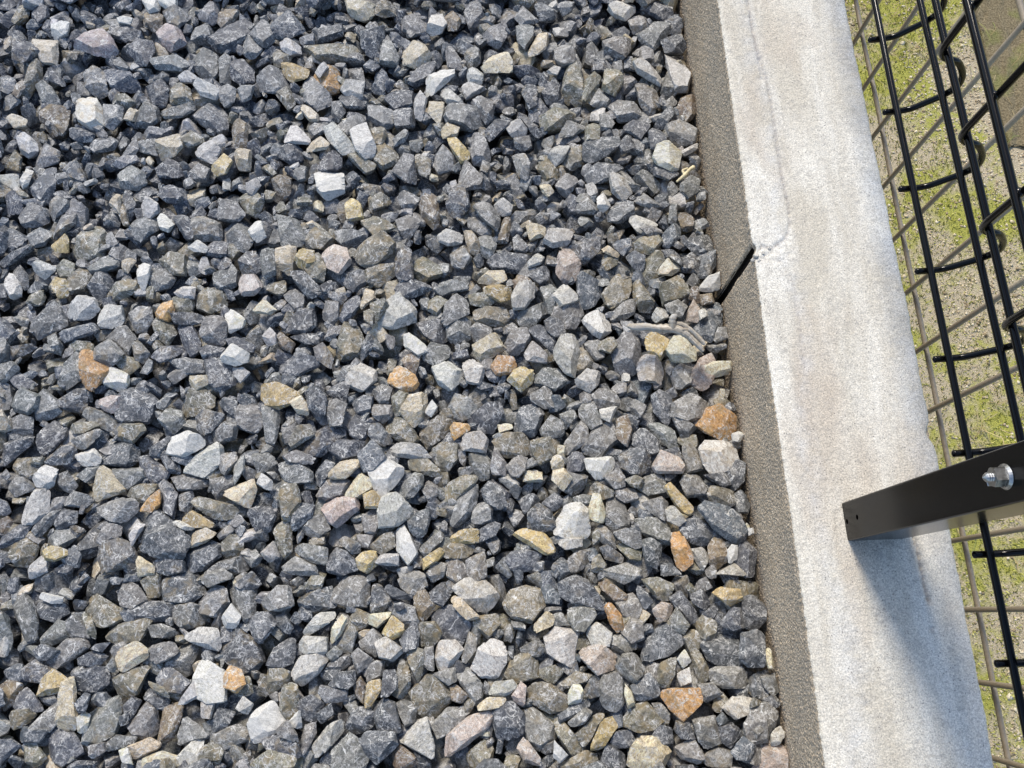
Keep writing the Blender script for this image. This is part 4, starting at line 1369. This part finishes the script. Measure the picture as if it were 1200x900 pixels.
for i, s in enumerate(stones):
    if i in bigset:
        V = s['V']; me = np_mesh("gravel_stone", V, ICO[4][1])
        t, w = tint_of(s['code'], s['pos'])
        attrs(me, np.tile(t, (len(V), 1)), np.full(len(V), w), V @ rand_rot() + RNG.uniform(-4, 4, 3))
        o = link("gravel_stone", me, M['stone'], None, 17); o.location = s['pos']
        tag(o, labels[i], "stone", "crushed stones of the gravel bed")
    else:
        heap.add(s['V'], 4, s['pos'], s['code'])
tag(heap.build("loose_gravel"), "smaller crushed grey stones filling the gravel bed between the larger ones", "gravel", kind='stuff')

# ------------------------------------------------------------------ ground sheets
XL, XR, ZW = .2138, .3330, .085         # faces and top of the block wall
GZ = -.56                                # level of the ground beyond it
def sheet(name, x0, x1, y0, y1, z, m, nx=1, ny=1):
    bm = bmesh.new()
    vs = [[bm.verts.new((x0 + (x1 - x0) * i / nx, y0 + (y1 - y0) * j / ny, z)) for j in range(ny + 1)] for i in range(nx + 1)]
    for i in range(nx):
        for j in range(ny): bm.faces.new((vs[i][j], vs[i + 1][j], vs[i + 1][j + 1], vs[i][j + 1]))
    return tag(obj(name, bm, m), kind='structure')
sub = plain("gravel_subsoil", (.09, .09, .09), .95, .2, 0, .5, 120, 1, .004)
sheet("gravel_ground", -60, .26, -60, 60, -.075, sub)
sheet("lower_ground", .26, 90, -60, 60, GZ, M['ground'])

# ------------------------------------------------------------------ block wall
wall = thing("concrete_block_wall", "low pale concrete block wall holding back the gravel, with a smooth mortar top", "wall", (0, 0, 0))
JY = .2885                               # the open joint seen in the photograph
def block(y0, y1, z0, z1):
    bm = bmesh.new()
    bmesh.ops.create_cube(bm, size=1)
    for v in bm.verts:
        v.co = (XL + (XR - XL) * (v.co.x + .5), y0 + (y1 - y0) * (v.co.y + .5), z0 + (z1 - z0) * (v.co.z + .5))
    bmesh.ops.bevel(bm, geom=bm.edges[:], offset=.0012, segments=2, affect='EDGES')
    return bm
def rough_block(y0, y1, z0, z1):
    """the near face is a dense sheet pushed in and out by coarse grains; the rest a plain block"""
    bm = block(y0, y1, z0, z1)
    ny, nz = int((y1 - y0) / .0016), int((z1 - z0) / .0016)
    Yg, Zg = np.meshgrid(np.linspace(y0 + .001, y1 - .001, ny), np.linspace(z0 + .001, z1 - .001, nz), indexing='ij')
    n = sum(np.sin(Yg * a + b) * np.sin(Zg * c + e) for a, b, c, e in RNG.uniform(400, 2600, (9, 4)) * [1, .01, 1, .01]) / 9
    r = RNG.normal(size=Yg.shape)
    off = .0007 * n + .00018 * r
    off[0, :] = off[-1, :] = off[:, 0] = off[:, -1] = .0012
    Xg = XL - .0006 + off
    for e, sg in ((0, -1), (-1, 1)):
        g1 = np.convolve(RNG.normal(size=nz + 8), np.ones(9) / 3, 'valid')[:nz]
        Yg[e, :] += sg * np.clip(.0004 + .0007 * g1, -.0008, .0022); off[e, :] = .0006
    base = len(bm.verts)
    vs = [[bm.verts.new((Xg[i, j], Yg[i, j], Zg[i, j])) for j in range(nz)] for i in range(ny)]
    for i in range(ny - 1):
        for j in range(nz - 1): bm.faces.new((vs[i][j], vs[i][j + 1], vs[i + 1][j + 1], vs[i + 1][j]))
    return bm
ZC1 = ZW - .005
for k in range(-3, 5):
    y0, y1 = JY + .0045 + .46 * k, JY - .0045 + .46 * (k + 1)
    near = k in (-2, -1, 0, 1)
    b = obj("concrete_block", rough_block(y0, y1, ZC1 - .19, ZC1) if near else block(y0, y1, ZC1 - .19, ZC1), M['side'], wall)
    b.data.materials.append(M['joint'])              # ends inside the joints coloured black, painting in a deep recess's shade
    for p in b.data.polygons:
        if abs(p.normal.y) > .8 and min(abs(p.center.y - y0), abs(p.center.y - y1)) < .0015: p.material_index = 1
    for r in range(1, 4):
        z1 = ZC1 - .2 * r; sh = .23 * (r % 2)
        obj("concrete_block", block(y0 + sh, y1 + sh, max(z1 - .19, GZ - .1), z1), M['side'], wall)
bm = bmesh.new()
def addbox(bm, x0, x1, y0, y1, z0, z1):
    r = bmesh.ops.create_cube(bm, size=1)
    for v in r['verts']:
        v.co = (x0 + (x1 - x0) * (v.co.x + .5), y0 + (y1 - y0) * (v.co.y + .5), z0 + (z1 - z0) * (v.co.z + .5))
    return r['verts']
for k in range(-2, 5):
    addbox(bm, XL + .0045, XR - .004, JY - .0046 + .46 * k, JY + .0046 + .46 * k, ZC1 - .19, ZC1 - .0005)
for r in range(1, 4):
    addbox(bm, XL + .004, XR - .004, JY - 1.36, JY + 2.27, ZC1 - .2 * r + .0005, ZC1 - .2 * r + .0095)
obj("raked_joint", bm, M['joint'], wall)
# mortar top: a dense sheet with worn edges, a shrinkage crack and small pits
CY0, CY1 = JY - 1.37, JY + 2.28
ya = np.concatenate([np.arange(CY0, -.22, .01), np.arange(-.22, .75, .0016), np.arange(.75, CY1, .01)]); nxc = 78
u = np.linspace(0, 1, nxc)
Y2, U2 = np.meshgrid(ya, u, indexing='ij')
def wob(y, amp, seed, fr=(9, 23, 61, 140, 330, 700)):
    g = np.random.default_rng(seed); o = 0
    for f in fr: o = o + np.sin(y * f + g.uniform(0, 6.28)) * amp * (9 / f) ** .45
    return o
eL = XL - .0007 + wob(ya, .00022, 3) + RNG.normal(0, .0003, len(ya)) + .0028 * np.exp(-((ya - JY) / .0045) ** 2)
eR = XR - .0012 + wob(ya, .00075, 4) - .0045 * np.exp(-((ya - .125) / .007) ** 2) + .0015 * np.exp(-((ya - .10) / .03) ** 2)
X2 = eL[:, None] + (eR - eL)[:, None] * U2
Z2 = np.full_like(X2, ZW)
Z2 += .0007 * np.sin(X2 * 90 + 1.2 + np.sin(Y2 * 7)) + .0006 * np.sin(Y2 * 21 + X2 * 60) + RNG.normal(0, .00012, X2.shape)
ed = np.minimum(X2 - eL[:, None], eR[:, None] - X2)
Z2 -= .0016 * np.exp(-ed / .0012)
def seg_dist(pts):
    D = np.full(X2.shape, 9.)
    for (a, b), (c, e) in zip(pts[:-1], pts[1:]):
        dx, dy = c - a, e - b; t = np.clip(((X2 - a) * dx + (Y2 - b) * dy) / (dx * dx + dy * dy), 0, 1)
        D = np.minimum(D, np.hypot(X2 - a - t * dx, Y2 - b - t * dy))
    return D
def wpts(px): return [tuple(at_z(x, y, ZW)[:2]) for x, y in px]
jit = lambda s: RNG.normal(0, s, X2.shape)
CR = np.zeros_like(X2)
for px, w, dp in (([(884, 303), (893, 288), (903, 292), (914, 284), (921, 281), (926, 262), (924, 240), (917, 205), (911, 165), (904, 115), (899, 92), (886, 50), (876, 0)], .0013, .0016),
                  ([(884, 303), (896, 304), (915, 306), (930, 330), (938, 380), (944, 430)], .0012, .0009),
                  ([(1072, 628), (1077, 648), (1081, 668), (1085, 688), (1090, 705)], .0017, .0030),
                  ([(893, 92), (888, 62), (880, 20)], .003, .0010)):
    Dm = seg_dist(wpts(px)); CR = np.maximum(CR, (.4 if dp < .001 else 1) * np.exp(-(Dm / .0011) ** 2) * np.clip(.75 + .45 * jit(1), 0, 1)); Z2 -= dp * np.exp(-(Dm / w) ** 2) * (1 + .4 * jit(1).clip(-1, 1))
for px, w, dp in (((1093, 737), .0016, .002), ((1033, 650), .0012, .0012), ((1016, 827), .0013, .0015), ((1045, 870), .0012, .001), ((905, 296), .002, .002), ((914, 290), .002, .002),
                  ((925, 298), .0018, .0015), ((898, 300), .0018, .002), ((1076, 870), .001, .001), ((1130, 877), .0012, .0012), ((972, 145), .001, .001), ((1000, 205), .001, .001)):
    x, y = at_z(*px, ZW)[:2]; Z2 -= dp * np.exp(-((X2 - x) ** 2 + (Y2 - y) ** 2) / w ** 2)
ny = len(ya)
Vt = np.stack([X2, Y2, Z2], -1).reshape(-1, 3)
idx = np.arange(ny * nxc).reshape(ny, nxc)
Q = np.stack([idx[:-1, :-1], idx[:-1, 1:], idx[1:, 1:], idx[1:, :-1]], -1).reshape(-1, 4)
lo = Vt.copy()
bl = np.vstack([np.stack([eL - .0002, ya, np.full(ny, ZC1 - .0012)], 1), np.stack([eR, ya, np.full(ny, ZC1 - .004)], 1)])
n0 = ny * nxc; a = np.arange(ny - 1)
QL = np.stack([n0 + a, idx[:-1, 0], idx[1:, 0], n0 + a + 1], -1)
QR = np.stack([idx[:-1, -1], n0 + ny + a, n0 + ny + a + 1, idx[1:, -1]], -1)
tme = np_mesh("mortar_top", np.vstack([Vt, bl]), np.vstack([Q, QL, QR]))
ca = tme.attributes.new('crack', 'FLOAT', 'POINT'); ca.data.foreach_set('value', np.concatenate([CR.ravel(), np.zeros(2 * ny)]).astype(np.float32))
tme.materials.append(M['top']); tme.materials.append(M['side'])
mi = np.zeros(len(Q) + len(QL) + len(QR), np.int32); mi[len(Q):len(Q) + len(QL)] = 1
tme.polygons.foreach_set("material_index", mi)
link("mortar_top", tme, M['top'], wall)
# crumbs of mortar where the joint meets the top
bm = bmesh.new()
for px, r in (((886, 300), .0024), ((889, 306), .0018), ((893, 297), .002), ((882, 305), .0016), ((901, 291), .0015)):
    x, y, z = at_z(*px, ZW - (.012 if px[0] < 870 else .001))
    rr = bmesh.ops.create_icosphere(bm, subdivisions=2, radius=r)
    for v in rr['verts']: v.co = Vector((x, y, z)) + v.co * random.uniform(.7, 1.25)
obj("mortar_crumb", bm, M['crumb'], wall)

# ------------------------------------------------------------------ wires
def tube(pts, r, seg=10, caps=True, bm=None):
    bm = bm or bmesh.new(); P = [Vector(p) for p in pts]; rings = []
    rad = r if hasattr(r, '__len__') else [r] * len(P)
    ref = None
    for i, p in enumerate(P):
        t = (P[min(i + 1, len(P) - 1)] - P[max(i - 1, 0)]).normalized()
        if ref is None: ref = t.orthogonal().normalized()
        ref = (ref - t * ref.dot(t)).normalized(); b = t.cross(ref)
        rings.append([bm.verts.new(p + (ref * math.cos(6.28318 * k / seg) + b * math.sin(6.28318 * k / seg)) * rad[i]) for k in range(seg)])
    for A, B in zip(rings[:-1], rings[1:]):
        for k in range(seg): bm.faces.new((A[k], A[(k + 1) % seg], B[(k + 1) % seg], B[k]))
    if caps:
        for ring, e, s in ((rings[0], P[0] - P[1], -1), (rings[-1], P[-1] - P[-2], 1)):
            c = bm.verts.new(sum((v.co for v in ring), Vector()) / seg + e.normalized() * rad[0] * .55)
            for k in range(seg): bm.faces.new((ring[k], ring[(k + 1) % seg], c) if s > 0 else (ring[(k + 1) % seg], ring[k], c))
    return bm
def smooth_path(pts, n=5):
    P = np.array(pts, float); out = []
    for i in range(len(P) - 1):
        p0, p1, p2, p3 = P[max(i - 1, 0)], P[i], P[i + 1], P[min(i + 2, len(P) - 1)]
        for t in np.linspace(0, 1, n, endpoint=False):
            out.append(.5 * ((2 * p1) + (-p0 + p2) * t + (2 * p0 - 5 * p1 + 4 * p2 - p3) * t * t + (-p0 + 3 * p1 - 3 * p2 + p3) * t ** 3))
    out.append(P[-1]); return out
RW = .0024
fence = thing("wire_mesh_fence", "black coated wire mesh fence panel standing along the wall top", "fence", (.306, 0, ZW))
prof = [(.2975, .5165), (.305, .5160), (.316, .5135), (.3245, .5065), (.3335, .4978), (.3385, .4880), (.3355, .4755), (.3245, .4615), (.3135, .4568), (.3075, .4500), (.3060, .4400)]
vp = [(x - .306, 0, CAMZ - h - ZW) for x, h in prof]
path = smooth_path(vp, 4) + [Vector((0, 0, .22)), Vector((0, 0, .50)), Vector((0, 0, .62))]
vme = None
bmv = tube(path, RW, 10)
vme = bpy.data.meshes.new("vertical_wire"); bmv.to_mesh(vme); bmv.free()
FP = .0663; FY0 = .3579
for k in range(-14, 14):
    o = link("vertical_wire", vme, M['black'], fence, True); o.location = (0, FY0 + FP * k, 0)
def hwire(par, X0, x, h, ya, yb, r, m, seed):
    g = random.Random(seed)
    pts = [(x + g.gauss(0, .0002), y, CAMZ - h - par.location.z + g.gauss(0, .00025)) for y in np.linspace(ya, yb, 26)]
    pts = [(p[0] - X0, p[1], p[2]) for p in pts]
    return obj("horizontal_wire", tube(smooth_path(pts, 3), r, 10), m, par, True)
for i, (x, h) in enumerate([(.3050, .5117), (.3300, .4945), (.3112, .4500), (.3018, .4080), (.3018, .33), (.3018, .25), (.3018, .17), (.3018, .09), (.3018, .03), (.3018, -.01)]):
    hwire(fence, .306, x, h, -.60, 1.28, RW * (1.05 if i != 3 else 1.12), M['black'], i)
# small weld beads where the fourth wire crosses the uprights
bm = bmesh.new(); bmesh.ops.create_icosphere(bm, subdivisions=2, radius=.0029)
for v in bm.verts: v.co.y *= 1.25
wme = bpy.data.meshes.new("weld_bead"); bm.to_mesh(wme); bm.free()
for k in range(-14, 14):
    o = link("weld_bead", wme, M['black'], fence, True); o.location = (.3037 - .306, FY0 + FP * k, CAMZ - .408 - ZW)

lower = thing("wire_mesh_fence", "taupe wire mesh fence standing on the lower ground close behind the wall", "fence", (.44, 0, GZ))
lme = None
for k in range(-11, 13):
    y = .382 + .0655 * k
    if lme is None:
        b = tube([(-.0048, 0, -.02), (-.0048, 0, .3), (-.0048, 0, .8)], .0026, 10); lme = bpy.data.meshes.new("vertical_wire"); b.to_mesh(lme); b.free()
    o = link("vertical_wire", lme, M['brown'], lower, True); o.location = (0, y, 0)
for i, h in enumerate([1.01, .775, .536]):
    hwire(lower, .44, .44, h, -.5, 1.28, .0026, M['brown'], 40 + i)

# ------------------------------------------------------------------ post
PX0, PX1, PY0, PY1, PT = .2535, .2960, .0445, .0735, .62
post = thing("fence_post", "black steel fence post bolted through, standing on the middle of the wall top", "post", ((PX0 + PX1) / 2, (PY0 + PY1) / 2, ZW))
pc = np.array([(PX0 + PX1) / 2, (PY0 + PY1) / 2, ZW])
def hollow():
    bm = bmesh.new(); t = .0018
    def loop(dx0, dy0, r, z):
        out = []
        for sx, sy, a in ((1, 1, 0), (-1, 1, 90), (-1, -1, 180), (1, -1, 270)):
            for q in range(4):
                an = math.radians(a + q * 30)
                out.append(bm.verts.new((sx * (dx0 - r) + math.cos(an) * r, sy * (dy0 - r) + math.sin(an) * r, z)))
        return out
    hx, hy = (PX1 - PX0) / 2, (PY1 - PY0) / 2
    zs = [-.001, PT]
    O = [loop(hx, hy, .0016, z) for z in zs]; I = [loop(hx - t, hy - t, .0008, z) for z in zs]
    n = 16
    for k in range(n):
        m = (k + 1) % n
        bm.faces.new((O[0][k], O[0][m], O[1][m], O[1][k])); bm.faces.new((I[0][m], I[0][k], I[1][k], I[1][m]))
        bm.faces.new((O[0][m], O[0][k], I[0][k], I[0][m])); bm.faces.new((O[1][k], O[1][m], I[1][m], I[1][k]))
    return bm
tube_o = obj("post_tube", hollow(), M['post'], post)
hp = (-(PX1 - PX0) / 2, .0597 - pc[1], CAMZ - .578 - ZW)
bm = bmesh.new(); r = bmesh.ops.create_cone(bm, cap_ends=True, segments=20, radius1=.0019, radius2=.0019, depth=.01)
for v in r['verts']: v.co = Vector((v.co.z + hp[0], v.co.x + hp[1], v.co.y + hp[2]))
r = bmesh.ops.create_cone(bm, cap_ends=True, segments=20, radius1=.0019, radius2=.0019, depth=.01)
for v in r['verts']: v.co = Vector((v.co.z + hp[0], v.co.x + hp[1] - .001, v.co.y + .0035))
cme = bpy.data.meshes.new("drill"); bm.to_mesh(cme); bm.free()
cut = bpy.data.objects.new("drill", cme); COL.objects.link(cut); cut.parent = post
md = tube_o.modifiers.new("b", 'BOOLEAN'); md.object = cut; md.solver = 'EXACT'
bpy.context.view_layer.update()
nm = bpy.data.meshes.new_from_object(tube_o.evaluated_get(bpy.context.evaluated_depsgraph_get()))
tube_o.modifiers.clear(); tube_o.data = nm; nm.name = "post_tube"
bpy.data.objects.remove(cut)
# bolt, flanged nut and the thread end facing the gravel
bz, by, bx = CAMZ - .3985 - ZW, .0585 - pc[1], -(PX1 - PX0) / 2
bolt = bpy.data.objects.new("bolt", None)
def along_x(bm, vs, x): 
    for v in vs: v.co = Vector((-v.co.z + x, v.co.x + by, v.co.y + bz))
bm = bmesh.new()
r = bmesh.ops.create_cone(bm, cap_ends=True, segments=28, radius1=.0068, radius2=.0058, depth=.0014)['verts']; along_x(bm, r, bx - .0007)
flange = obj("flange", bm, M['steel'], None)
bm = bmesh.new()
r = bmesh.ops.create_cone(bm, cap_ends=True, segments=6, radius1=.0054, radius2=.0054, depth=.0054)['verts']
for v in r: v.co = Matrix.Rotation(.35, 3, 'Z') @ v.co
along_x(bm, r, bx - .0014 - .0027)
bmesh.ops.bevel(bm, geom=bm.edges[:], offset=.00045, segments=2, affect='EDGES')
nut = obj("flanged_nut", bm, M['steel'], post)
flange.parent = nut
pts, rad = [], []
for q in range(34):
    x = bx + .01 - q * .00062; pts.append((x, by, bz)); rad.append(.0026 if q % 2 else .00225)
rad[-1] = .0017; rad[-2] = .0022
obj("bolt_thread", tube(pts, rad, 14), M['steel'], post)
bm = bmesh.new(); r = bmesh.ops.create_cone(bm, cap_ends=True, segments=6, radius1=.005, radius2=.005, depth=.004)['verts']; along_x(bm, r, -bx + .0055)
obj("bolt_head", bm, M['steel'], post)
bm = bmesh.new(); addbox(bm, -bx + .0005, -bx + .0032, by - .011, by + .011, bz - .012, bz + .012)
obj("fixing_plate", bm, M['black'], post)
bm = bmesh.new(); addbox(bm, bx - .0004, -bx + .0004, -(PY1 - PY0) / 2 - .0004, (PY1 - PY0) / 2 + .0004, PT, PT + .004)
obj("post_cap", bm, M['black'], post)

# ------------------------------------------------------------------ driftwood and roots on the gravel
def twig(name, strands, label, z0, m):
    bm = bmesh.new(); root = at_z(*strands[0][0][0][:2], z0)
    lay = bm.verts.layers.float_vector.new("loc")
    for pts, rad in strands:
        P = [at_z(x, y, z0 + dz) - root for x, y, dz in [(p[0], p[1], p[2] if len(p) > 2 else 0) for p in pts]]
        SP = smooth_path(P, 5); rr = np.interp(np.linspace(0, 1, len(SP)), np.linspace(0, 1, len(rad)), rad)
        rr = rr * (1 + .07 * np.sin(np.arange(len(rr)) * 2.3) + RNG.normal(0, .06, len(rr)))
        n0 = len(bm.verts); tube(SP, list(rr), 12, True, bm); bm.verts.ensure_lookup_table()
        for q, v in enumerate(bm.verts[n0:]):
            i = min(q // 12, len(SP) - 1); a = (q % 12) / 12 * 6.28
            kk = 1 + .08 * math.sin(a * 5 + i * .15) + .07 * math.sin(a * 9 + i * .3)
            if q // 12 < len(SP): v.co = Vector(SP[i]) + (v.co - Vector(SP[i])) * kk
            v[lay] = (i * .0016, math.cos(a) * .003, math.sin(a) * .003)
    o = obj(name, bm, m, None, True); o.location = root
    return tag(o, label, "twig")
f = lambda *a: [(700 + x / 7.5, 340 + y / 7.5, z) for x, y, z in a]
tw = twig("weathered_twig", [
    (f((272, 312, 0), (330, 325, .001), (420, 322, .002), (520, 335, .003), (610, 340, .004), (690, 345, .004), (760, 375, .003), (810, 410, .002), (850, 450, .001), (895, 495, 0), (930, 535, -.001)), (.0022, .0030, .0034, .0036, .0040, .0042, .0036, .0030, .0028, .0026, .0016)),
    (f((660, 330, .005), (658, 285, .008), (665, 240, .010), (690, 228, .009)), (.0036, .0030, .0029, .0020)),
    (f((640, 300, .005), (720, 295, .006), (790, 325, .005), (850, 375, .004), (900, 430, .002), (940, 475, .001)), (.0016, .0019, .0020, .0020, .0024, .0016)),
    (f((700, 350, .006), (760, 345, .006), (820, 360, .004), (870, 400, .003), (915, 455, .002)), (.001, .0015, .0016, .0017, .0014))],
    "grey weathered driftwood twig with a knot, lying on the gravel near the wall", .0145, M['wood'])
pale = plain("pale_root", (.62, .53, .33), .8, .3, 0, .25, 500, .5, .001)
twig("dried_root", [([(793, 213, 0), (798, 209, .001), (803, 205, .002), (808, 199, .002), (813, 196, .001)], (.0010, .0014, .0020, .0017, .0022)),
                    ([(803, 205, .002), (800, 200, .002), (806, 197, .002)], (.0012, .0010, .0008))],
     "small pale yellow dried root among dark stones near the wall", .006, pale)

# ------------------------------------------------------------------ lower ground cover
def scatter_stuff(n, xr, yr, proto, size, name, m, label, cat, keep=None, up=True):
    Vp, Tp = proto; k = len(Vp)
    x = RNG.uniform(*xr, n * 2); y = RNG.uniform(*yr, n * 2)
    q = proj(np.stack([x, y, np.full(n * 2, GZ)], 1))
    ok = (q[:, 0] < 1420) & (q[:, 0] > 940) & (q[:, 1] > -180) & (q[:, 1] < 1080)
    if keep is not None: ok &= keep(x, y)
    x, y = x[ok][:n], y[ok][:n]; n = len(x)
    a = RNG.uniform(0, 6.28, n); s = size(n)
    tl = RNG.normal(0, .35, (n, 2)) if up else RNG.uniform(-3, 3, (n, 2))
    ca, sa = np.cos(a), np.sin(a)
    P = Vp[None] * s[:, None, :]
    Pz = P[..., 2] + P[..., 0] * tl[:, None, 0] * .6 + P[..., 1] * tl[:, None, 1] * .6
    Px = P[..., 0] * ca[:, None] - P[..., 1] * sa[:, None] + x[:, None] + P[..., 2] * tl[:, None, 0]
    Py = P[..., 0] * sa[:, None] + P[..., 1] * ca[:, None] + y[:, None] + P[..., 2] * tl[:, None, 1]
    V = np.stack([Px, Py, Pz + GZ], -1).reshape(-1, 3)
    T = (Tp[None] + (np.arange(n) * k)[:, None, None]).reshape(-1, Tp.shape[1])
    me = np_mesh(name, V, T)
    t = np.repeat(RNG.uniform(0, 1, n), k)
    at = me.attributes.new("rnd", 'FLOAT', 'POINT'); at.data.foreach_set("value", t.astype(np.float32))
    return tag(link(name, me, m), label, cat, kind='stuff')
def rnd_mat(name, cols, rough=.85):
    s = Mat(name, rough, .3); t = s.attr("rnd", 'Fac')
    c = cols[0]
    for i, q in enumerate(cols[1:]): c = s.mix(s.ramp(t, (i + .9) / len(cols), (i + 1.1) / len(cols)), c, q)
    f = s.noise(s.pos(), 900, 2, .6)
    c = s.mix(1.0, c, s.mix(f, (.7, .7, .7), (1.25, 1.25, 1.25)), 'MULTIPLY')
    return s.done(c, s.bump(f, .4, .001))
def mossy(x, y):
    v = np.sin(x * 17 + 2.1 * np.sin(y * 9)) + np.sin(y * 13 + 1.7 * np.sin(x * 21) + 1) + .6 * np.sin(x * 60 + y * 47) + .5 * np.sin(y * 75 - x * 33)
    band = 1.6 * np.exp(-((x - .70 - .04 * np.sin(y * 5)) / .11) ** 2)
    return v * .55 + band
XG, YG = (.55, 1.75), (-.75, 2.4)
OCT = (np.array([[1, 0, .1], [0, 1, -.1], [-1, .2, 0], [-.1, -1, .1], [.2, .2, .9], [0, 0, -.8]]), np.array([[0, 1, 4], [1, 2, 4], [2, 3, 4], [3, 0, 4], [1, 0, 5], [2, 1, 5], [3, 2, 5], [0, 3, 5]]))
# a rough brown slab lying in the lower ground, its end and long edge in view
bm = bmesh.new(); e0 = at_z(1147, 0, GZ + .02); e1 = at_z(1178, 165, GZ + .02)
addbox(bm, e0[0], e0[0] + .55, e1[1], e0[1] + 1.2, GZ - .03, GZ + .005)
bmesh.ops.subdivide_edges(bm, edges=bm.edges[:], cuts=40, use_grid_fill=True)
for v in bm.verts: v.co += Vector((random.gauss(0, .0012), random.gauss(0, .004), random.gauss(0, .0016)))
slab_m = Mat("brown_slab", .95, .2); sp = slab_m.pos(); sn = slab_m.noise(sp, 330, 4, .75)
slab_m = slab_m.done(slab_m.mix(slab_m.ramp(slab_m.noise(sp, 14, 4), .5, .62), slab_m.mix(slab_m.ramp(sn, .32, .68), (.07, .055, .03), (.34, .28, .17)),
                     slab_m.mix(slab_m.ramp(sn, .32, .68), (.10, .10, .03), (.30, .29, .12))), slab_m.bump(sn, .8, .003))
tag(obj("brown_slab", bm, slab_m), "rough brown slab bedded in the mossy ground behind both wire fences", "slab")
scatter_stuff(70000, XG, YG, OCT, lambda n: RNG.gamma(6, 1 / 6, (n, 1)) * .0023 * RNG.uniform([.8, .6, .4], [1.3, 1.1, .8], (n, 3)),
              "fine_gravel", rnd_mat("fine_gravel", [(.30, .24, .15), (.58, .49, .34), (.44, .36, .25), (.70, .63, .48), (.60, .52, .37)]),
              "fine tan gravel strewn over the lower ground behind the wall", "gravel", keep=lambda x, y: mossy(x, y) < .9 + RNG.normal(0, .6, len(x)))
tri = (np.array([[-.5, 0, 0], [.5, 0, 0], [.12, .25, 1.], [.0, .5, .9]]), np.array([[0, 1, 2], [0, 2, 3]]))
scatter_stuff(80000, XG, YG, tri, lambda n: np.stack([RNG.uniform(.0012, .0026, n), RNG.uniform(.003, .005, n), RNG.uniform(.002, .006, n)], 1),
              "moss", rnd_mat("moss", [(.22, .24, .04), (.37, .38, .07), (.50, .50, .13), (.62, .60, .22), (.30, .31, .07)]),
              "yellow-green moss growing in patches on the lower ground", "moss", keep=lambda x, y: mossy(x, y) > .15 + RNG.normal(0, .35, len(x)))
blade = (np.array([[0, -.02, 0], [0, .02, 0], [.5, .02, .35], [.5, -.02, .35], [1, .004, .12], [1, -.004, .12]]), np.array([[0, 1, 2, 3], [3, 2, 4, 5]]))
scatter_stuff(5200, XG, YG, blade, lambda n: np.stack([RNG.uniform(.02, .07, n), RNG.uniform(.018, .034, n), RNG.uniform(.01, .05, n)], 1),
              "dry_grass", rnd_mat("dry_grass", [(.36, .27, .13), (.48, .39, .21), (.28, .30, .09), (.42, .34, .19)]),
              "dry straw-coloured grass blades lying over the lower ground", "grass",
              keep=lambda x, y: (np.sin(x * 9 + 1) * np.sin(y * 7) + .9 * (x - .85) * 3 + .25 * y > .55 + RNG.normal(0, .3, len(x))))
